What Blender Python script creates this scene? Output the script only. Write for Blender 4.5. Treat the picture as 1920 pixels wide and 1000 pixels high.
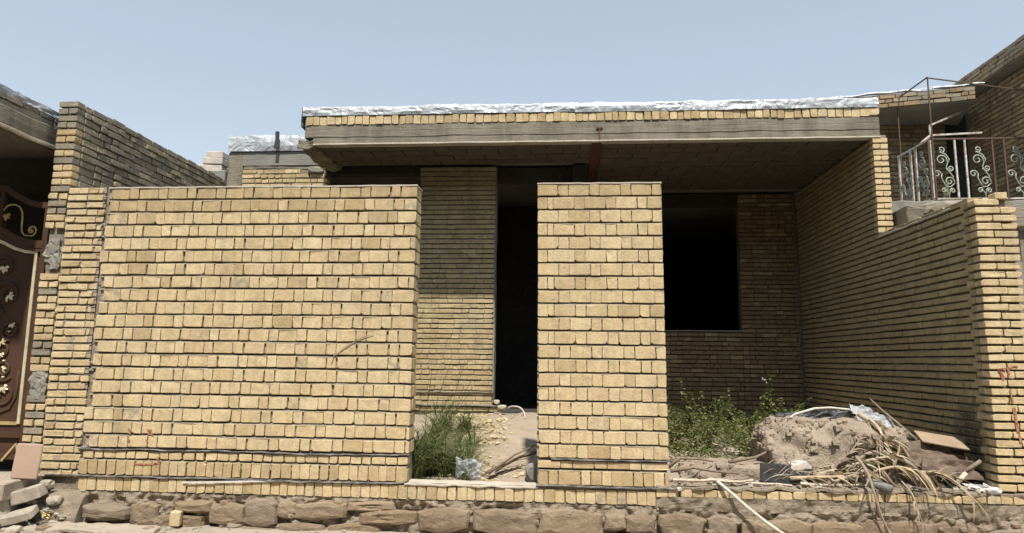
import bpy, bmesh, math, random
from mathutils import Vector, Matrix, noise
R_ = math.radians
sc = bpy.context.scene
for o in list(bpy.data.objects): bpy.data.objects.remove(o)
COL = sc.collection

# ------------------------------------------------------------------ camera
FPX, YAW, PIT, ROL = 1250.0, R_(4.4), R_(8.0), R_(0.65)
CAM = Vector((0, -6.0, 1.55))
fw = Vector((-math.sin(YAW)*math.cos(PIT), math.cos(YAW)*math.cos(PIT), math.sin(PIT)))
rt = Vector((math.cos(YAW), math.sin(YAW), 0)); up = rt.cross(fw)
rt2 = rt*math.cos(ROL) + up*math.sin(ROL); up2 = up*math.cos(ROL) - rt*math.sin(ROL)
cd = bpy.data.cameras.new('camera'); cam = bpy.data.objects.new('camera', cd); COL.objects.link(cam)
cd.sensor_width = 36; cd.lens = FPX/1920*36; cd.clip_end = 2000; cd.clip_start = 0.05
M = Matrix((rt2, up2, -fw)).transposed().to_4x4(); M.translation = CAM
cam.matrix_world = M; sc.camera = cam

# ------------------------------------------------------------------ world, sun, exposure
SUN_EL, SUN_AZ = R_(61), R_(8)           # azimuth: to the right of straight behind the camera
w = bpy.data.worlds.new('World'); sc.world = w; w.use_nodes = True
nt = w.node_tree; bg = nt.nodes['Background']
sky = nt.nodes.new('ShaderNodeTexSky'); sky.sky_type = 'NISHITA'; sky.sun_disc = False
sky.sun_elevation = SUN_EL; sky.sun_rotation = math.pi - SUN_AZ
sky.altitude = 0; sky.air_density = 1.5; sky.dust_density = 0.4; sky.ozone_density = 1.0
veil = nt.nodes.new('ShaderNodeMix'); veil.data_type = 'RGBA'; veil.blend_type = 'ADD'; veil.inputs[0].default_value = 1.0
veil.inputs[7].default_value = (3.1, 3.0, 2.95, 1)      # even dusty veil over the whole sky
nt.links.new(sky.outputs[0], veil.inputs[6]); nt.links.new(veil.outputs[2], bg.inputs[0]); bg.inputs[1].default_value = 0.085
sd = bpy.data.lights.new('sun', 'SUN'); sd.energy = 5.0; sd.angle = R_(1.5); sd.color = (1.0, 0.96, 0.89)
sun = bpy.data.objects.new('sun', sd); COL.objects.link(sun)
sv = Vector((math.sin(SUN_AZ)*math.cos(SUN_EL), -math.cos(SUN_AZ)*math.cos(SUN_EL), math.sin(SUN_EL)))
sun.rotation_euler = sv.to_track_quat('Z', 'Y').to_euler(); sun.location = sv*30
sc.view_settings.view_transform = 'Standard'; sc.view_settings.look = 'None'
sc.view_settings.gamma = 1; sc.view_settings.use_curve_mapping = False
sc.view_settings.exposure = 0.25
sc.render.engine = 'CYCLES'
sc.cycles.max_bounces = 6; sc.cycles.diffuse_bounces = 1; sc.cycles.use_denoising = True

rnd = random.Random(11)
def U(a, b): return rnd.uniform(a, b)
def N3(x, y, z): return noise.noise(Vector((x, y, z)))

# ------------------------------------------------------------------ materials
class NT:
    def __init__(s, name):
        s.m = bpy.data.materials.new(name); s.m.use_nodes = True; s.t = s.m.node_tree
        s.b = s.t.nodes['Principled BSDF']
    def n(s, kind, **kw):
        x = s.t.nodes.new(kind)
        for k, v in kw.items():
            if k.startswith('i_'):
                x.inputs[k[2:]].default_value = v
            else: setattr(x, k, v)
        return x
    def l(s, a, b): s.t.links.new(a, b)
    def noise(s, scale, detail=4, rough=0.55, vec=None, dist=0):
        x = s.n('ShaderNodeTexNoise'); x.inputs['Scale'].default_value = scale
        x.inputs['Detail'].default_value = detail; x.inputs['Roughness'].default_value = rough
        x.inputs['Distortion'].default_value = dist
        s.l(vec if vec is not None else s.pos(), x.inputs['Vector']); return x.outputs['Fac']
    def pos(s):
        if not hasattr(s, '_g'): s._g = s.n('ShaderNodeNewGeometry')
        return s._g.outputs['Position']
    def ramp(s, fac, stops, interp='LINEAR'):
        x = s.n('ShaderNodeValToRGB'); r = x.color_ramp; r.interpolation = interp
        while len(r.elements) < len(stops): r.elements.new(0.5)
        for e, (p, c) in zip(r.elements, stops):
            e.position = p; e.color = (c[0], c[1], c[2], 1) if not isinstance(c, (int, float)) else (c, c, c, 1)
        s.l(fac, x.inputs[0]); return x.outputs[0]
    def mix(s, fac, a, b, mode='MIX'):
        x = s.n('ShaderNodeMix', data_type='RGBA', blend_type=mode)
        for sock, v in ((x.inputs[0], fac), (x.inputs[6], a), (x.inputs[7], b)):
            if isinstance(v, (int, float)): sock.default_value = v
            elif isinstance(v, tuple): sock.default_value = (v[0], v[1], v[2], 1)
            else: s.l(v, sock)
        return x.outputs[2]
    def math(s, op, a, b=0.0):
        x = s.n('ShaderNodeMath', operation=op)
        for sock, v in ((x.inputs[0], a), (x.inputs[1], b)):
            if isinstance(v, (int, float)): sock.default_value = v
            else: s.l(v, sock)
        return x.outputs[0]
    def rand(s):
        oi = s.n('ShaderNodeObjectInfo'); s.pos()
        return s.math('FRACT', s.math('ADD', oi.outputs['Random'], s._g.outputs['Random Per Island']))
    def bump(s, h, strength=0.4, dist=0.01):
        x = s.n('ShaderNodeBump'); x.inputs['Strength'].default_value = strength; x.inputs['Distance'].default_value = dist
        s.l(h, x.inputs['Height']); s.l(x.outputs[0], s.b.inputs['Normal'])
    def done(s, col=None, rough=0.9, metal=0.0, spec=None):
        if col is not None:
            if isinstance(col, tuple): s.b.inputs['Base Color'].default_value = (*col, 1)
            else: s.l(col, s.b.inputs['Base Color'])
        if isinstance(rough, (int, float)): s.b.inputs['Roughness'].default_value = rough
        else: s.l(rough, s.b.inputs['Roughness'])
        s.b.inputs['Metallic'].default_value = metal
        if spec is not None: s.b.inputs['Specular IOR Level'].default_value = spec
        return s.m

def brick_material(name, tones, grime=(0.30, 0.27, 0.23), grime_lo=0.62, grime_hi=0.8, soot=None, cement=0.0):
    t = NT(name); r = t.rand()
    off = t.n('ShaderNodeVectorMath', operation='ADD'); t.l(t.pos(), off.inputs[0])
    cmb = t.n('ShaderNodeCombineXYZ'); t.l(t.math('MULTIPLY', r, 37.0), cmb.inputs[0]); t.l(t.math('MULTIPLY', r, 11.0), cmb.inputs[2])
    t.l(cmb.outputs[0], off.inputs[1]); v = off.outputs[0]
    c = t.ramp(r, [((i+0.5)/len(tones), k) for i, k in enumerate(tones)])
    c = t.mix(0.75, c, t.ramp(t.noise(9, 5, 0.6, v), [(0.22, 0.68), (0.5, 1.0), (0.75, 1.12)]), 'MULTIPLY')
    c = t.mix(0.5, c, t.ramp(t.noise(26, 4, 0.65, v), [(0.3, 0.6), (0.55, 1.0), (0.8, 1.15)]), 'MULTIPLY')
    c = t.mix(t.ramp(t.noise(70, 3, 0.6, v), [(0.55, 0.0), (0.8, 0.45)]), c, (0.20, 0.135, 0.07))
    c = t.mix(t.ramp(t.noise(5.5, 6, 0.7, v), [(grime_lo, 0.0), (grime_hi, 0.75)]), c, grime)
    c = t.mix(t.ramp(t.noise(2.1, 7, 0.68), [(0.56, 0.0), (0.78, 0.5)]), c, grime)
    mp = t.n('ShaderNodeMapping'); mp.inputs['Scale'].default_value = (7, 7, .7); t.l(t.pos(), mp.inputs[0])
    c = t.mix(0.55, c, t.ramp(t.noise(1.0, 5, 0.62, mp.outputs[0]), [(0.3, 0.72), (0.55, 1.0), (0.75, 1.06)]), 'MULTIPLY')      # rain-washed dust
    c = t.mix(t.ramp(t.noise(11, 6, 0.75), [(0.63, 0.0), (0.70, 0.55)]), c, (0.40, 0.34, 0.25))                        # mortar smears
    if cement:
        k = t.math('GREATER_THAN', t.math('FRACT', t.math('MULTIPLY', r, 17.31)), 1.0 - cement)
        k = t.math('MULTIPLY', k, t.ramp(t.noise(14, 4, 0.6, v), [(0.45, 0.0), (0.62, 0.7)]))
        c = t.mix(k, c, (0.26, 0.235, 0.20))
    if soot:
        (sx, sy, sz), rad = soot
        d = t.n('ShaderNodeVectorMath', operation='DISTANCE'); t.l(t.pos(), d.inputs[0]); d.inputs[1].default_value = (sx, sy, sz)
        e = t.math('ADD', t.math('DIVIDE', d.outputs['Value'], rad), t.math('MULTIPLY', t.noise(6, 4), 0.9))
        c = t.mix(t.ramp(e, [(0.75, 0.75), (1.35, 0.0)]), c, (0.035, 0.032, 0.03))
    t.bump(t.math('ADD', t.noise(55, 5, 0.65, v), t.math('MULTIPLY', t.noise(260, 2, 0.5, v), 0.4)), 0.75, 0.008)
    return t.done(c, 0.92, 0, 0.25)

BUFF = [(0.65, 0.50, 0.285), (0.68, 0.535, 0.31), (0.60, 0.455, 0.25), (0.665, 0.515, 0.295), (0.63, 0.475, 0.265), (0.695, 0.555, 0.33), (0.61, 0.455, 0.255), (0.65, 0.50, 0.28)]
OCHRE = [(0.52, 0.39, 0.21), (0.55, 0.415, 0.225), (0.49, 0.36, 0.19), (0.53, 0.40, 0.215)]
OLD = [(0.34, 0.295, 0.21), (0.28, 0.245, 0.18), (0.40, 0.335, 0.22), (0.25, 0.22, 0.17), (0.32, 0.275, 0.195)]
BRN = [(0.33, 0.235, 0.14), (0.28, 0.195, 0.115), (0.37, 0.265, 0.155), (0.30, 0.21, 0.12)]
m_buff = brick_material('buff_brick', BUFF, cement=0.02)
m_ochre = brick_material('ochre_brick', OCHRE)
m_side = brick_material('shaded_side_brick', [(0.45, 0.35, 0.19), (0.49, 0.385, 0.215), (0.41, 0.315, 0.165), (0.46, 0.355, 0.19)], grime_lo=0.58, soot=((3.66, 0.45, 0.95), 0.55))  # darker copy of buff brick: shade of the side faces put into colour
m_old = brick_material('weathered_brick', OLD, grime=(0.19, 0.175, 0.15), grime_lo=0.5, grime_hi=0.72)
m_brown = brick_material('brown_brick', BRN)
m_rear = brick_material('rear_brick', [(0.52, 0.41, 0.22), (0.56, 0.45, 0.25), (0.46, 0.35, 0.18), (0.50, 0.39, 0.21)])

def rough_material(name, a, b, c=None, s1=3, s2=22, bump=0.6, bs=60, dist=0.012, rough=0.95):
    t = NT(name)
    col = t.mix(t.ramp(t.noise(s1, 6, 0.62), [(0.35, 0.0), (0.65, 1.0)]), a, b)
    if c: col = t.mix(t.ramp(t.noise(s2, 5, 0.65), [(0.52, 0.0), (0.72, 0.8)]), col, c)
    t.bump(t.math('ADD', t.noise(bs, 6, 0.7), t.math('MULTIPLY', t.noise(bs/5, 4, 0.6), 1.2)), bump, dist)
    return t.done(col, rough, 0, 0.2)
m_mortar = rough_material('mortar', (0.22, 0.18, 0.13), (0.30, 0.25, 0.185), (0.17, 0.145, 0.115), 4, 30)
m_bed = rough_material('bed_mortar', (0.36, 0.30, 0.215), (0.44, 0.37, 0.27), (0.25, 0.21, 0.16), 6, 34)
m_greymortar = rough_material('cement_patch', (0.25, 0.23, 0.185), (0.32, 0.29, 0.235), (0.18, 0.165, 0.135), 8, 40)
m_cap = rough_material('mortar_cap', (0.46, 0.40, 0.31), (0.56, 0.50, 0.40), (0.36, 0.31, 0.24), 6, 40)
m_dirt = rough_material('dirt', (0.355, 0.28, 0.20), (0.43, 0.35, 0.26), (0.26, 0.205, 0.15), 2.5, 18, 0.8, 45, 0.02)
m_street = rough_material('street_dirt', (0.39, 0.325, 0.25), (0.46, 0.39, 0.305), (0.30, 0.25, 0.19), 2.5, 24, 0.8, 50, 0.02)
m_mud = rough_material('mud_mortar', (0.28, 0.225, 0.16), (0.36, 0.295, 0.215), (0.20, 0.16, 0.115), 5, 26, 0.9, 40, 0.025)
m_heap = rough_material('soil_heap', (0.42, 0.34, 0.25), (0.345, 0.275, 0.20), (0.24, 0.19, 0.14), 5, 20, 0.9, 36, 0.03)
def stone_material():
    t = NT('field_stone'); r = t.rand()
    c = t.ramp(r, [(0.05, (0.28, 0.20, 0.125)), (0.3, (0.22, 0.165, 0.11)), (0.5, (0.33, 0.245, 0.155)), (0.7, (0.25, 0.20, 0.145)), (0.95, (0.29, 0.215, 0.135))])
    c = t.mix(t.ramp(t.noise(7, 6, 0.65), [(0.42, 0.0), (0.7, 0.6)]), c, (0.36, 0.285, 0.195))
    c = t.mix(t.ramp(t.noise(28, 5, 0.65), [(0.55, 0.0), (0.75, 0.6)]), c, (0.19, 0.145, 0.10))
    t.bump(t.math('ADD', t.noise(34, 6, 0.7, dist=0.6), t.noise(9, 4)), 0.9, 0.02)
    return t.done(c, 0.95, 0, 0.2)
m_stone = stone_material()
def concrete_material(name, a, b, streak=True):
    t = NT(name)
    mp = t.n('ShaderNodeMapping'); mp.inputs['Scale'].default_value = (0.9, 1, 14); t.l(t.pos(), mp.inputs[0])
    c = t.mix(t.ramp(t.noise(2.2, 6, 0.6), [(0.35, 0.0), (0.65, 1.0)]), a, b)
    if streak: c = t.mix(0.5, c, t.ramp(t.noise(2.5, 5, 0.6, mp.outputs[0]), [(0.3, 0.65), (0.7, 1.15)]), 'MULTIPLY')
    if streak:
        m2 = t.n('ShaderNodeMapping'); m2.inputs['Scale'].default_value = (5, 5, .8); t.l(t.pos(), m2.inputs[0])
        c = t.mix(0.7, c, t.ramp(t.noise(1.2, 6, 0.7, m2.outputs[0]), [(0.35, 0.55), (0.55, 1.0), (0.8, 1.25)]), 'MULTIPLY')
    c = t.mix(t.ramp(t.noise(12, 6, 0.7), [(0.58, 0.0), (0.75, 0.6)]), c, (0.19, 0.18, 0.15))
    t.bump(t.math('ADD', t.noise(40, 6, 0.7), t.noise(5, 4, 0.6, mp.outputs[0])), 0.6, 0.012)
    return t.done(c, 0.9, 0, 0.25)
m_conc = concrete_material('board_formed_concrete', (0.22, 0.19, 0.14), (0.29, 0.25, 0.19))
m_conc_dark = concrete_material('grey_concrete', (0.22, 0.205, 0.175), (0.29, 0.27, 0.23), False)
m_interior = concrete_material('shade_dark_render', (0.05, 0.045, 0.038), (0.065, 0.057, 0.047), False)  # near-black: darkness of the unlit rooms put into the colour
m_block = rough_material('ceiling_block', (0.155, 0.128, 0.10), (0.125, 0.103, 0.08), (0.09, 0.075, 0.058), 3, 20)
def foil_material():
    t = NT('roof_foil')
    c = t.mix(t.ramp(t.noise(6, 5, 0.6), [(0.4, 0.0), (0.7, 1.0)]), (0.45, 0.465, 0.465), (0.35, 0.37, 0.375))
    c = t.mix(t.ramp(t.noise(25, 4, 0.6), [(0.6, 0.0), (0.75, 0.5)]), c, (0.35, 0.33, 0.29))
    t.bump(t.math('ABSOLUTE', t.math('SUBTRACT', t.noise(4.5, 3, 0.5, dist=1.2), 0.5)), 0.8, 0.06)
    return t.done(c, 0.5, 0.25, 0.5)
m_foil = foil_material()
def simple(name, a, b=None, rough=0.6, metal=0.0, scale=12, bump=0.2, bs=60):
    t = NT(name); b = b or tuple(x*0.7 for x in a)
    c = t.mix(t.ramp(t.noise(scale, 5, 0.6), [(0.4, 0.0), (0.66, 1.0)]), a, b)
    t.bump(t.noise(bs, 4, 0.6), bump, 0.006)
    return t.done(c, rough, metal)
m_gate = simple('brown_gate_paint', (0.085, 0.045, 0.026), (0.065, 0.034, 0.021), 0.75, 0.0, 4, 0.1); m_gate.node_tree.nodes['Principled BSDF'].inputs['Specular IOR Level'].default_value = .2
m_gold = simple('gold_paint', (0.62, 0.47, 0.22), (0.42, 0.29, 0.12), 0.45, 0.35, 14)
m_orange_gold = simple('orange_gold_paint', (0.58, 0.33, 0.12), (0.42, 0.22, 0.08), 0.45, 0.3, 14)
m_palegold = simple('pale_gold_paint', (0.72, 0.64, 0.42), (0.55, 0.45, 0.25), 0.45, 0.3, 16)
m_white = simple('chipped_white_paint', (0.66, 0.64, 0.57), (0.33, 0.21, 0.13), 0.6, 0.0, 18)
m_rust = simple('rusty_steel', (0.14, 0.085, 0.055), (0.09, 0.062, 0.045), 0.8, 0.2, 16)
m_pale_green = simple('faded_green_paint', (0.40, 0.46, 0.38), (0.33, 0.31, 0.22), 0.6, 0.1, 24)
m_redbeam = simple('red_primed_steel', (0.13, 0.04, 0.03), (0.09, 0.035, 0.028), 0.8, 0.0, 10)
m_redpaint = simple('red_spray_paint', (0.32, 0.065, 0.04), (0.45, 0.27, 0.15), 0.9, 0, 55)
m_black = simple('black_plastic', (0.025, 0.025, 0.026), (0.05, 0.047, 0.043), 0.5, 0, 10)
m_membrane = simple('damp_proof_membrane', (0.10, 0.095, 0.085), (0.36, 0.33, 0.28), 0.5, 0, 9)
m_membrane2 = simple('grimy_white_cable', (0.52, 0.49, 0.42), (0.35, 0.32, 0.27), 0.6, 0, 20)
m_whitepipe = simple('white_plastic_pipe', (0.62, 0.59, 0.51), (0.42, 0.38, 0.30), 0.6, 0, 22)
m_whitewood = simple('bleached_wood', (0.55, 0.48, 0.37), (0.38, 0.31, 0.22), 0.85, 0, 30, 0.5)
m_wood = simple('weathered_wood', (0.27, 0.205, 0.14), (0.17, 0.13, 0.09), 0.9, 0, 24, 0.6)
m_redwood = simple('red_stick', (0.36, 0.15, 0.07), (0.22, 0.10, 0.05), 0.8, 0, 24, 0.4)
def straw_material(name, tones):
    t = NT(name); c = t.ramp(t.rand(), [((i+.5)/len(tones), k) for i, k in enumerate(tones)])
    c = t.mix(0.6, c, t.ramp(t.noise(18, 4, 0.6), [(0.3, 0.6), (0.7, 1.15)]), 'MULTIPLY'); t.bump(t.noise(90, 3, 0.6), 0.3, 0.004)
    return t.done(c, 0.75, 0, 0.3)
m_straw = straw_material('dry_palm', [(0.58, 0.47, 0.30), (0.30, 0.21, 0.12), (0.66, 0.56, 0.40), (0.17, 0.115, 0.065), (0.50, 0.39, 0.235), (0.24, 0.17, 0.10)])
m_straw2 = straw_material('dry_palm_grey', [(0.38, 0.30, 0.205), (0.20, 0.145, 0.09), (0.50, 0.42, 0.30), (0.14, 0.10, 0.066)])
m_cardboard = simple('cardboard', (0.36, 0.265, 0.17), (0.29, 0.21, 0.14), 0.9, 0, 6, 0.2)
m_tarp = simple('brown_tarp', (0.13, 0.09, 0.062), (0.20, 0.145, 0.10), 0.8, 0, 7, 0.4)
m_tile = simple('pink_stone_tile', (0.43, 0.30, 0.215), (0.37, 0.26, 0.19), 0.75, 0, 5, 0.2)
m_yellow = simple('yellow_wrapper', (0.66, 0.50, 0.13), (0.60, 0.57, 0.48), 0.5, 0, 30)
m_pale = simple('pale_block', (0.58, 0.51, 0.44), (0.45, 0.39, 0.33), 0.9, 0, 12, 0.4)
m_greypipe = simple('grey_pipe', (0.22, 0.215, 0.20), (0.16, 0.155, 0.14), 0.6, 0, 9)
m_chip = simple('broken_brick', (0.55, 0.44, 0.27), (0.45, 0.35, 0.21), 0.9, 0, 30, 0.5)
m_rubble = simple('grey_rubble', (0.40, 0.35, 0.275), (0.29, 0.245, 0.185), 0.95, 0, 14, 0.6)
m_white_scrap = simple('white_scrap', (0.70, 0.68, 0.63), (0.52, 0.49, 0.43), 0.7, 0, 20)
def plastic_film():
    t = NT('clear_plastic_film')
    t.b.inputs['Alpha'].default_value = 0.62
    t.bump(t.noise(26, 5, 0.7, dist=1.0), 0.5, 0.02)
    return t.done((0.60, 0.62, 0.63), 0.25, 0.0, 0.6)
m_film = plastic_film()
def leaf_material(name, a, b, tr=0.25):
    t = NT(name); c = t.ramp(t.rand(), [(0.0, a), (1.0, b)])
    t.b.inputs['Subsurface Weight'].default_value = 0.0
    t.done(c, 0.55, 0, 0.35)
    trn = t.n('ShaderNodeBsdfTranslucent'); t.l(c, trn.inputs[0]); mx = t.n('ShaderNodeMixShader'); mx.inputs[0].default_value = tr
    out = t.t.nodes['Material Output']; t.l(t.b.outputs[0], mx.inputs[1]); t.l(trn.outputs[0], mx.inputs[2]); t.l(mx.outputs[0], out.inputs[0])
    return t.m
m_grass = leaf_material('grass_blade', (0.09, 0.13, 0.035), (0.27, 0.29, 0.13), .3)
m_leaf = leaf_material('weed_leaf', (0.09, 0.115, 0.028), (0.22, 0.235, 0.07))
m_leaf2 = leaf_material('weed_leaf_pale', (0.13, 0.145, 0.05), (0.28, 0.28, 0.12))
m_stem = simple('weed_stem', (0.12, 0.13, 0.05), (0.09, 0.08, 0.04), 0.8)

# ------------------------------------------------------------------ helpers
def obj(name, mesh, parent=None, mat=None, smooth=False):
    o = bpy.data.objects.new(name, mesh); COL.objects.link(o)
    if mat is not None and not mesh.materials: mesh.materials.append(mat)
    if smooth:
        for p in mesh.polygons: p.use_smooth = True
    if parent is not None: o.parent = parent
    return o
def tag(o, label, cat, group=None):
    o['label'] = label; o['category'] = cat
    if group: o['group'] = group
    return o
def thing(name, label, cat, loc=(0, 0, 0), group=None):
    o = bpy.data.objects.new(name, None); COL.objects.link(o); o.location = loc; o.empty_display_size = 0.2
    return tag(o, label, cat, group)
def adopt(o, parent):          # parent a world-space mesh under an Empty that stands at its own place
    o.parent = parent; o.matrix_parent_inverse = Matrix.Translation(parent.location).inverted(); return o
class MB:
    def __init__(s): s.v = []; s.f = []
    def add(s, vs, fs):
        k = len(s.v); s.v += [tuple(p) for p in vs]; s.f += [tuple(i+k for i in q) for q in fs]
    def box(s, x0, x1, y0, y1, z0, z1, j=0.0):
        vs = [(x+U(-j, j), y+U(-j, j), z+U(-j, j)) for x in (x0, x1) for y in (y0, y1) for z in (z0, z1)]
        s.add(vs, [(0, 1, 3, 2), (4, 6, 7, 5), (0, 4, 5, 1), (2, 3, 7, 6), (0, 2, 6, 4), (1, 5, 7, 3)])
    def bar(s, a, b, wd, th, roll=0.0):
        a, b = Vector(a), Vector(b); d = (b-a).normalized()
        h = Vector((0, 0, 1)) if abs(d.z) < 0.9 else Vector((0, 1, 0))
        e = d.cross(h).normalized(); g = e.cross(d)
        e, g = e*math.cos(roll)+g*math.sin(roll), g*math.cos(roll)-e*math.sin(roll)
        vs = [p+e*(sx*wd/2)+g*(sy*th/2) for p in (a, b) for sx, sy in ((-1, -1), (1, -1), (1, 1), (-1, 1))]
        s.add(vs, [(3, 2, 1, 0), (4, 5, 6, 7), (0, 1, 5, 4), (1, 2, 6, 5), (2, 3, 7, 6), (3, 0, 4, 7)])
    def tube(s, pts, r, n=6, r1=None):
        pts = [Vector(p) for p in pts]; k = len(pts); ring = []
        e = None
        for i, p in enumerate(pts):
            d = (pts[min(i+1, k-1)]-pts[max(i-1, 0)]).normalized()
            if e is None:
                h = Vector((0, 0, 1)) if abs(d.z) < 0.9 else Vector((0, 1, 0)); e = d.cross(h).normalized()
            else: e = (e-d*e.dot(d)).normalized()
            g = d.cross(e); rr = r if r1 is None else r+(r1-r)*i/(k-1)
            ring.append([p+(e*math.cos(t)+g*math.sin(t))*rr for t in [2*math.pi*q/n for q in range(n)]])
        vs = [p for q in ring for p in q]; fs = []
        for i in range(k-1):
            for q in range(n):
                a, b = i*n+q, i*n+(q+1) % n; fs.append((a, b, b+n, a+n))
        fs.append(tuple(range(n-1, -1, -1))); fs.append(tuple(range((k-1)*n, k*n)))
        s.add(vs, fs)
    def ribbon(s, pts, wd, side, taper=True, fold=0.0):
        pts = [Vector(p) for p in pts]; k = len(pts); vs = []; fs = []
        side = Vector(side).normalized()
        for i, p in enumerate(pts):
            t = i/(k-1); ww = wd*((1-t)**0.7 if taper else 1.0)*(0.5+0.5*min(1, t*5) if taper else 1)
            vs += [p-side*ww/2, p+side*ww/2]
        for i in range(k-1): fs.append((2*i, 2*i+1, 2*i+3, 2*i+2))
        s.add(vs, fs)
    def mesh(s, name):
        m = bpy.data.meshes.new(name); m.from_pydata(s.v, [], s.f); m.update(); return m
    def build(s, name, mat, parent=None, smooth=False, recalc=False):
        m = s.mesh(name); m.materials.append(mat)
        if recalc:
            bm = bmesh.new(); bm.from_mesh(m); bmesh.ops.recalc_face_normals(bm, faces=bm.faces); bm.to_mesh(m); bm.free()
        o = obj(name, m, None, None, smooth)
        if parent is not None: adopt(o, parent)
        return o
def slab(name, mat, parent, dims, seg=None, amp=0.0, freq=3.0, bev=0.006):
    """a box with worn, slightly uneven edges"""
    x0, x1, y0, y1, z0, z1 = dims
    bm = bmesh.new(); bmesh.ops.create_cube(bm, size=1)
    for v in bm.verts: v.co = Vector((x0+(v.co.x+.5)*(x1-x0), y0+(v.co.y+.5)*(y1-y0), z0+(v.co.z+.5)*(z1-z0)))
    if bev: bmesh.ops.bevel(bm, geom=list(bm.edges), offset=bev, segments=1, affect='EDGES')
    if seg:
        for ax, L in ((0, x1-x0), (1, y1-y0), (2, z1-z0)):
            k = int(L/seg)
            lo = (x0, y0, z0)[ax]
            for i in range(1, k):
                pl = [0, 0, 0]; pl[ax] = lo+L*i/k; no = [0, 0, 0]; no[ax] = 1
                bmesh.ops.bisect_plane(bm, geom=bm.verts[:]+bm.edges[:]+bm.faces[:], plane_co=pl, plane_no=no)
        for v in bm.verts:
            c = v.co*freq; v.co += Vector((N3(c.x, c.y, c.z), N3(c.x+9, c.y, c.z), N3(c.x, c.y+7, c.z)))*amp
    m = bpy.data.meshes.new(name); bm.to_mesh(m); bm.free(); m.materials.append(mat)
    o = obj(name, m)
    if parent is not None: adopt(o, parent)
    return o
def area_px(p, wd, h, nrm):
    d = p-CAM; z = d.dot(fw)
    if z < 0.1: return 0
    x = 960+FPX*d.dot(rt2)/z; y = 500-FPX*d.dot(up2)/z
    if x < -20 or x > 1940 or y < -20 or y > 1020: return 0
    return wd*h*abs(nrm.dot(d.normalized()))*(FPX/z)**2

# ---- bricks: octagonal worn outlines with chamfered arrises, alike pieces share mesh data
KIND = {'S': (.178, .104), 'H': (.086, .104), 'T': (.205, .056), 'U': (.1, .056), 'B': (.075, .128), 'Q': (.095, .062)}
_shape = {}
def brick_shape(kind, v):
    if (kind, v) in _shape: return _shape[kind, v]
    r = random.Random(hash_s(kind)+v*31); wd, h = KIND[kind]; d = 0.1
    def ring(y, ins, jit):
        pts = []
        for k, (sx, sz) in enumerate(((-1, -1), (1, -1), (1, 1), (-1, 1))):
            c = cut[k]+ins*0.4; x, z = sx*(wd/2-ins), sz*(h/2-ins)
            a = (x-sx*c, z); b = (x, z-sz*c)
            pair = (a, b) if k in (1, 3) else (b, a)
            for q in pair: pts.append((q[0]+jt[len(pts)][0]*jit, y+jt[len(pts)][2]*ins*0.5, q[1]+jt[len(pts)][1]*jit))
        return pts
    cut = [r.choice((0.003, 0.005, 0.008, 0.004, 0.006, 0.011)) for _ in range(4)]
    if r.random() < 0.28: cut[r.randrange(4)] = r.uniform(0.012, 0.022)
    jt = [(r.uniform(-1, 1), r.uniform(-1, 1), r.uniform(0, 1)) for _ in range(9)]
    if r.random() < .3: jt[r.randrange(8)] = (r.uniform(-3, 3), r.uniform(-3, 3), 3)
    rings = [ring(0.0, 0.0032, 0.0024), ring(0.003, 0.0, 0.0024), ring(d, 0.0, 0.001)]
    vs = [p for q in rings for p in q]; fs = [tuple(range(8))]
    for i in range(2):
        for k in range(8):
            a, b = i*8+k, i*8+(k+1) % 8; fs.append((a, a+8, b+8, b))
    fs.append(tuple(range(23, 15, -1)))
    _shape[kind, v] = (vs, fs); return vs, fs
def hash_s(s): return sum(ord(c)*(i+7) for i, c in enumerate(s))*13
_bm = {}
def brick_mesh(kind, v, mat):
    k = (kind, v, mat.name)
    if k not in _bm:
        vs, fs = brick_shape(kind, v); m = bpy.data.meshes.new('brick_'+mat.name); m.from_pydata(vs, [], fs); m.materials.append(mat); _bm[k] = m
    return _bm[k]
class Bricks:
    """collects brick specs of one thing; the largest in view become parts, the rest one joined part"""
    def __init__(s): s.b = []
    def put(s, x, z, wd, h, kind, mat, O=(0, 0, 0), ang=0.0, dep=0.1, jit=1.0):
        """x along the wall and z up of the brick's centre; O the wall's origin; ang turns the wall about z"""
        kw, kh = KIND[kind]; v = rnd.randrange(14)
        m = Matrix.Translation(O) @ Matrix.Rotation(ang, 4, 'Z') @ Matrix.Translation((x, U(-.005, .003)*jit, z+U(-.0022, .0022)*jit)) \
            @ Matrix.Rotation(U(-.009, .009)*jit, 4, 'Y') @ Matrix.Rotation(U(-.012, .012)*jit, 4, 'Z') @ Matrix.Rotation(U(-.02, .012)*jit, 4, 'X') \
            @ Matrix.Diagonal((wd/kw*(-1 if False else 1), dep/0.1, h/kh, 1))
        n = Matrix.Rotation(ang, 3, 'Z') @ Vector((0, -1, 0))
        s.b.append((area_px(m.translation, wd, h, n), m, kind, v, mat))
    def build(s, parent, limit=300, rest='brickwork'):
        s.b.sort(key=lambda q: -q[0])
        big = [q for q in s.b[:limit] if q[0] > 0]; tail = s.b[len(big):]
        inv = parent.matrix_basis.inverted() if parent.type != 'EMPTY' else Matrix.Translation(parent.location).inverted()
        for a, m, kind, v, mat in big:
            o = bpy.data.objects.new('brick', brick_mesh(kind, v, mat)); COL.objects.link(o)
            o.parent = parent; o.matrix_basis = inv @ m
        if tail:
            bymat = {}
            mb = MB(); mats = []; idx = []
            for a, m, kind, v, mat in tail:
                vs, fs = brick_shape(kind, v); mb.add([m @ Vector(p) for p in vs], fs)
                if mat not in mats: mats.append(mat)
                idx += [mats.index(mat)]*len(fs)
            me = mb.mesh(rest)
            for q in mats: me.materials.append(q)
            me.polygons.foreach_set('material_index', idx)
            o = obj(rest, me); o['kind'] = 'stuff'; adopt(o, parent)
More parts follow.
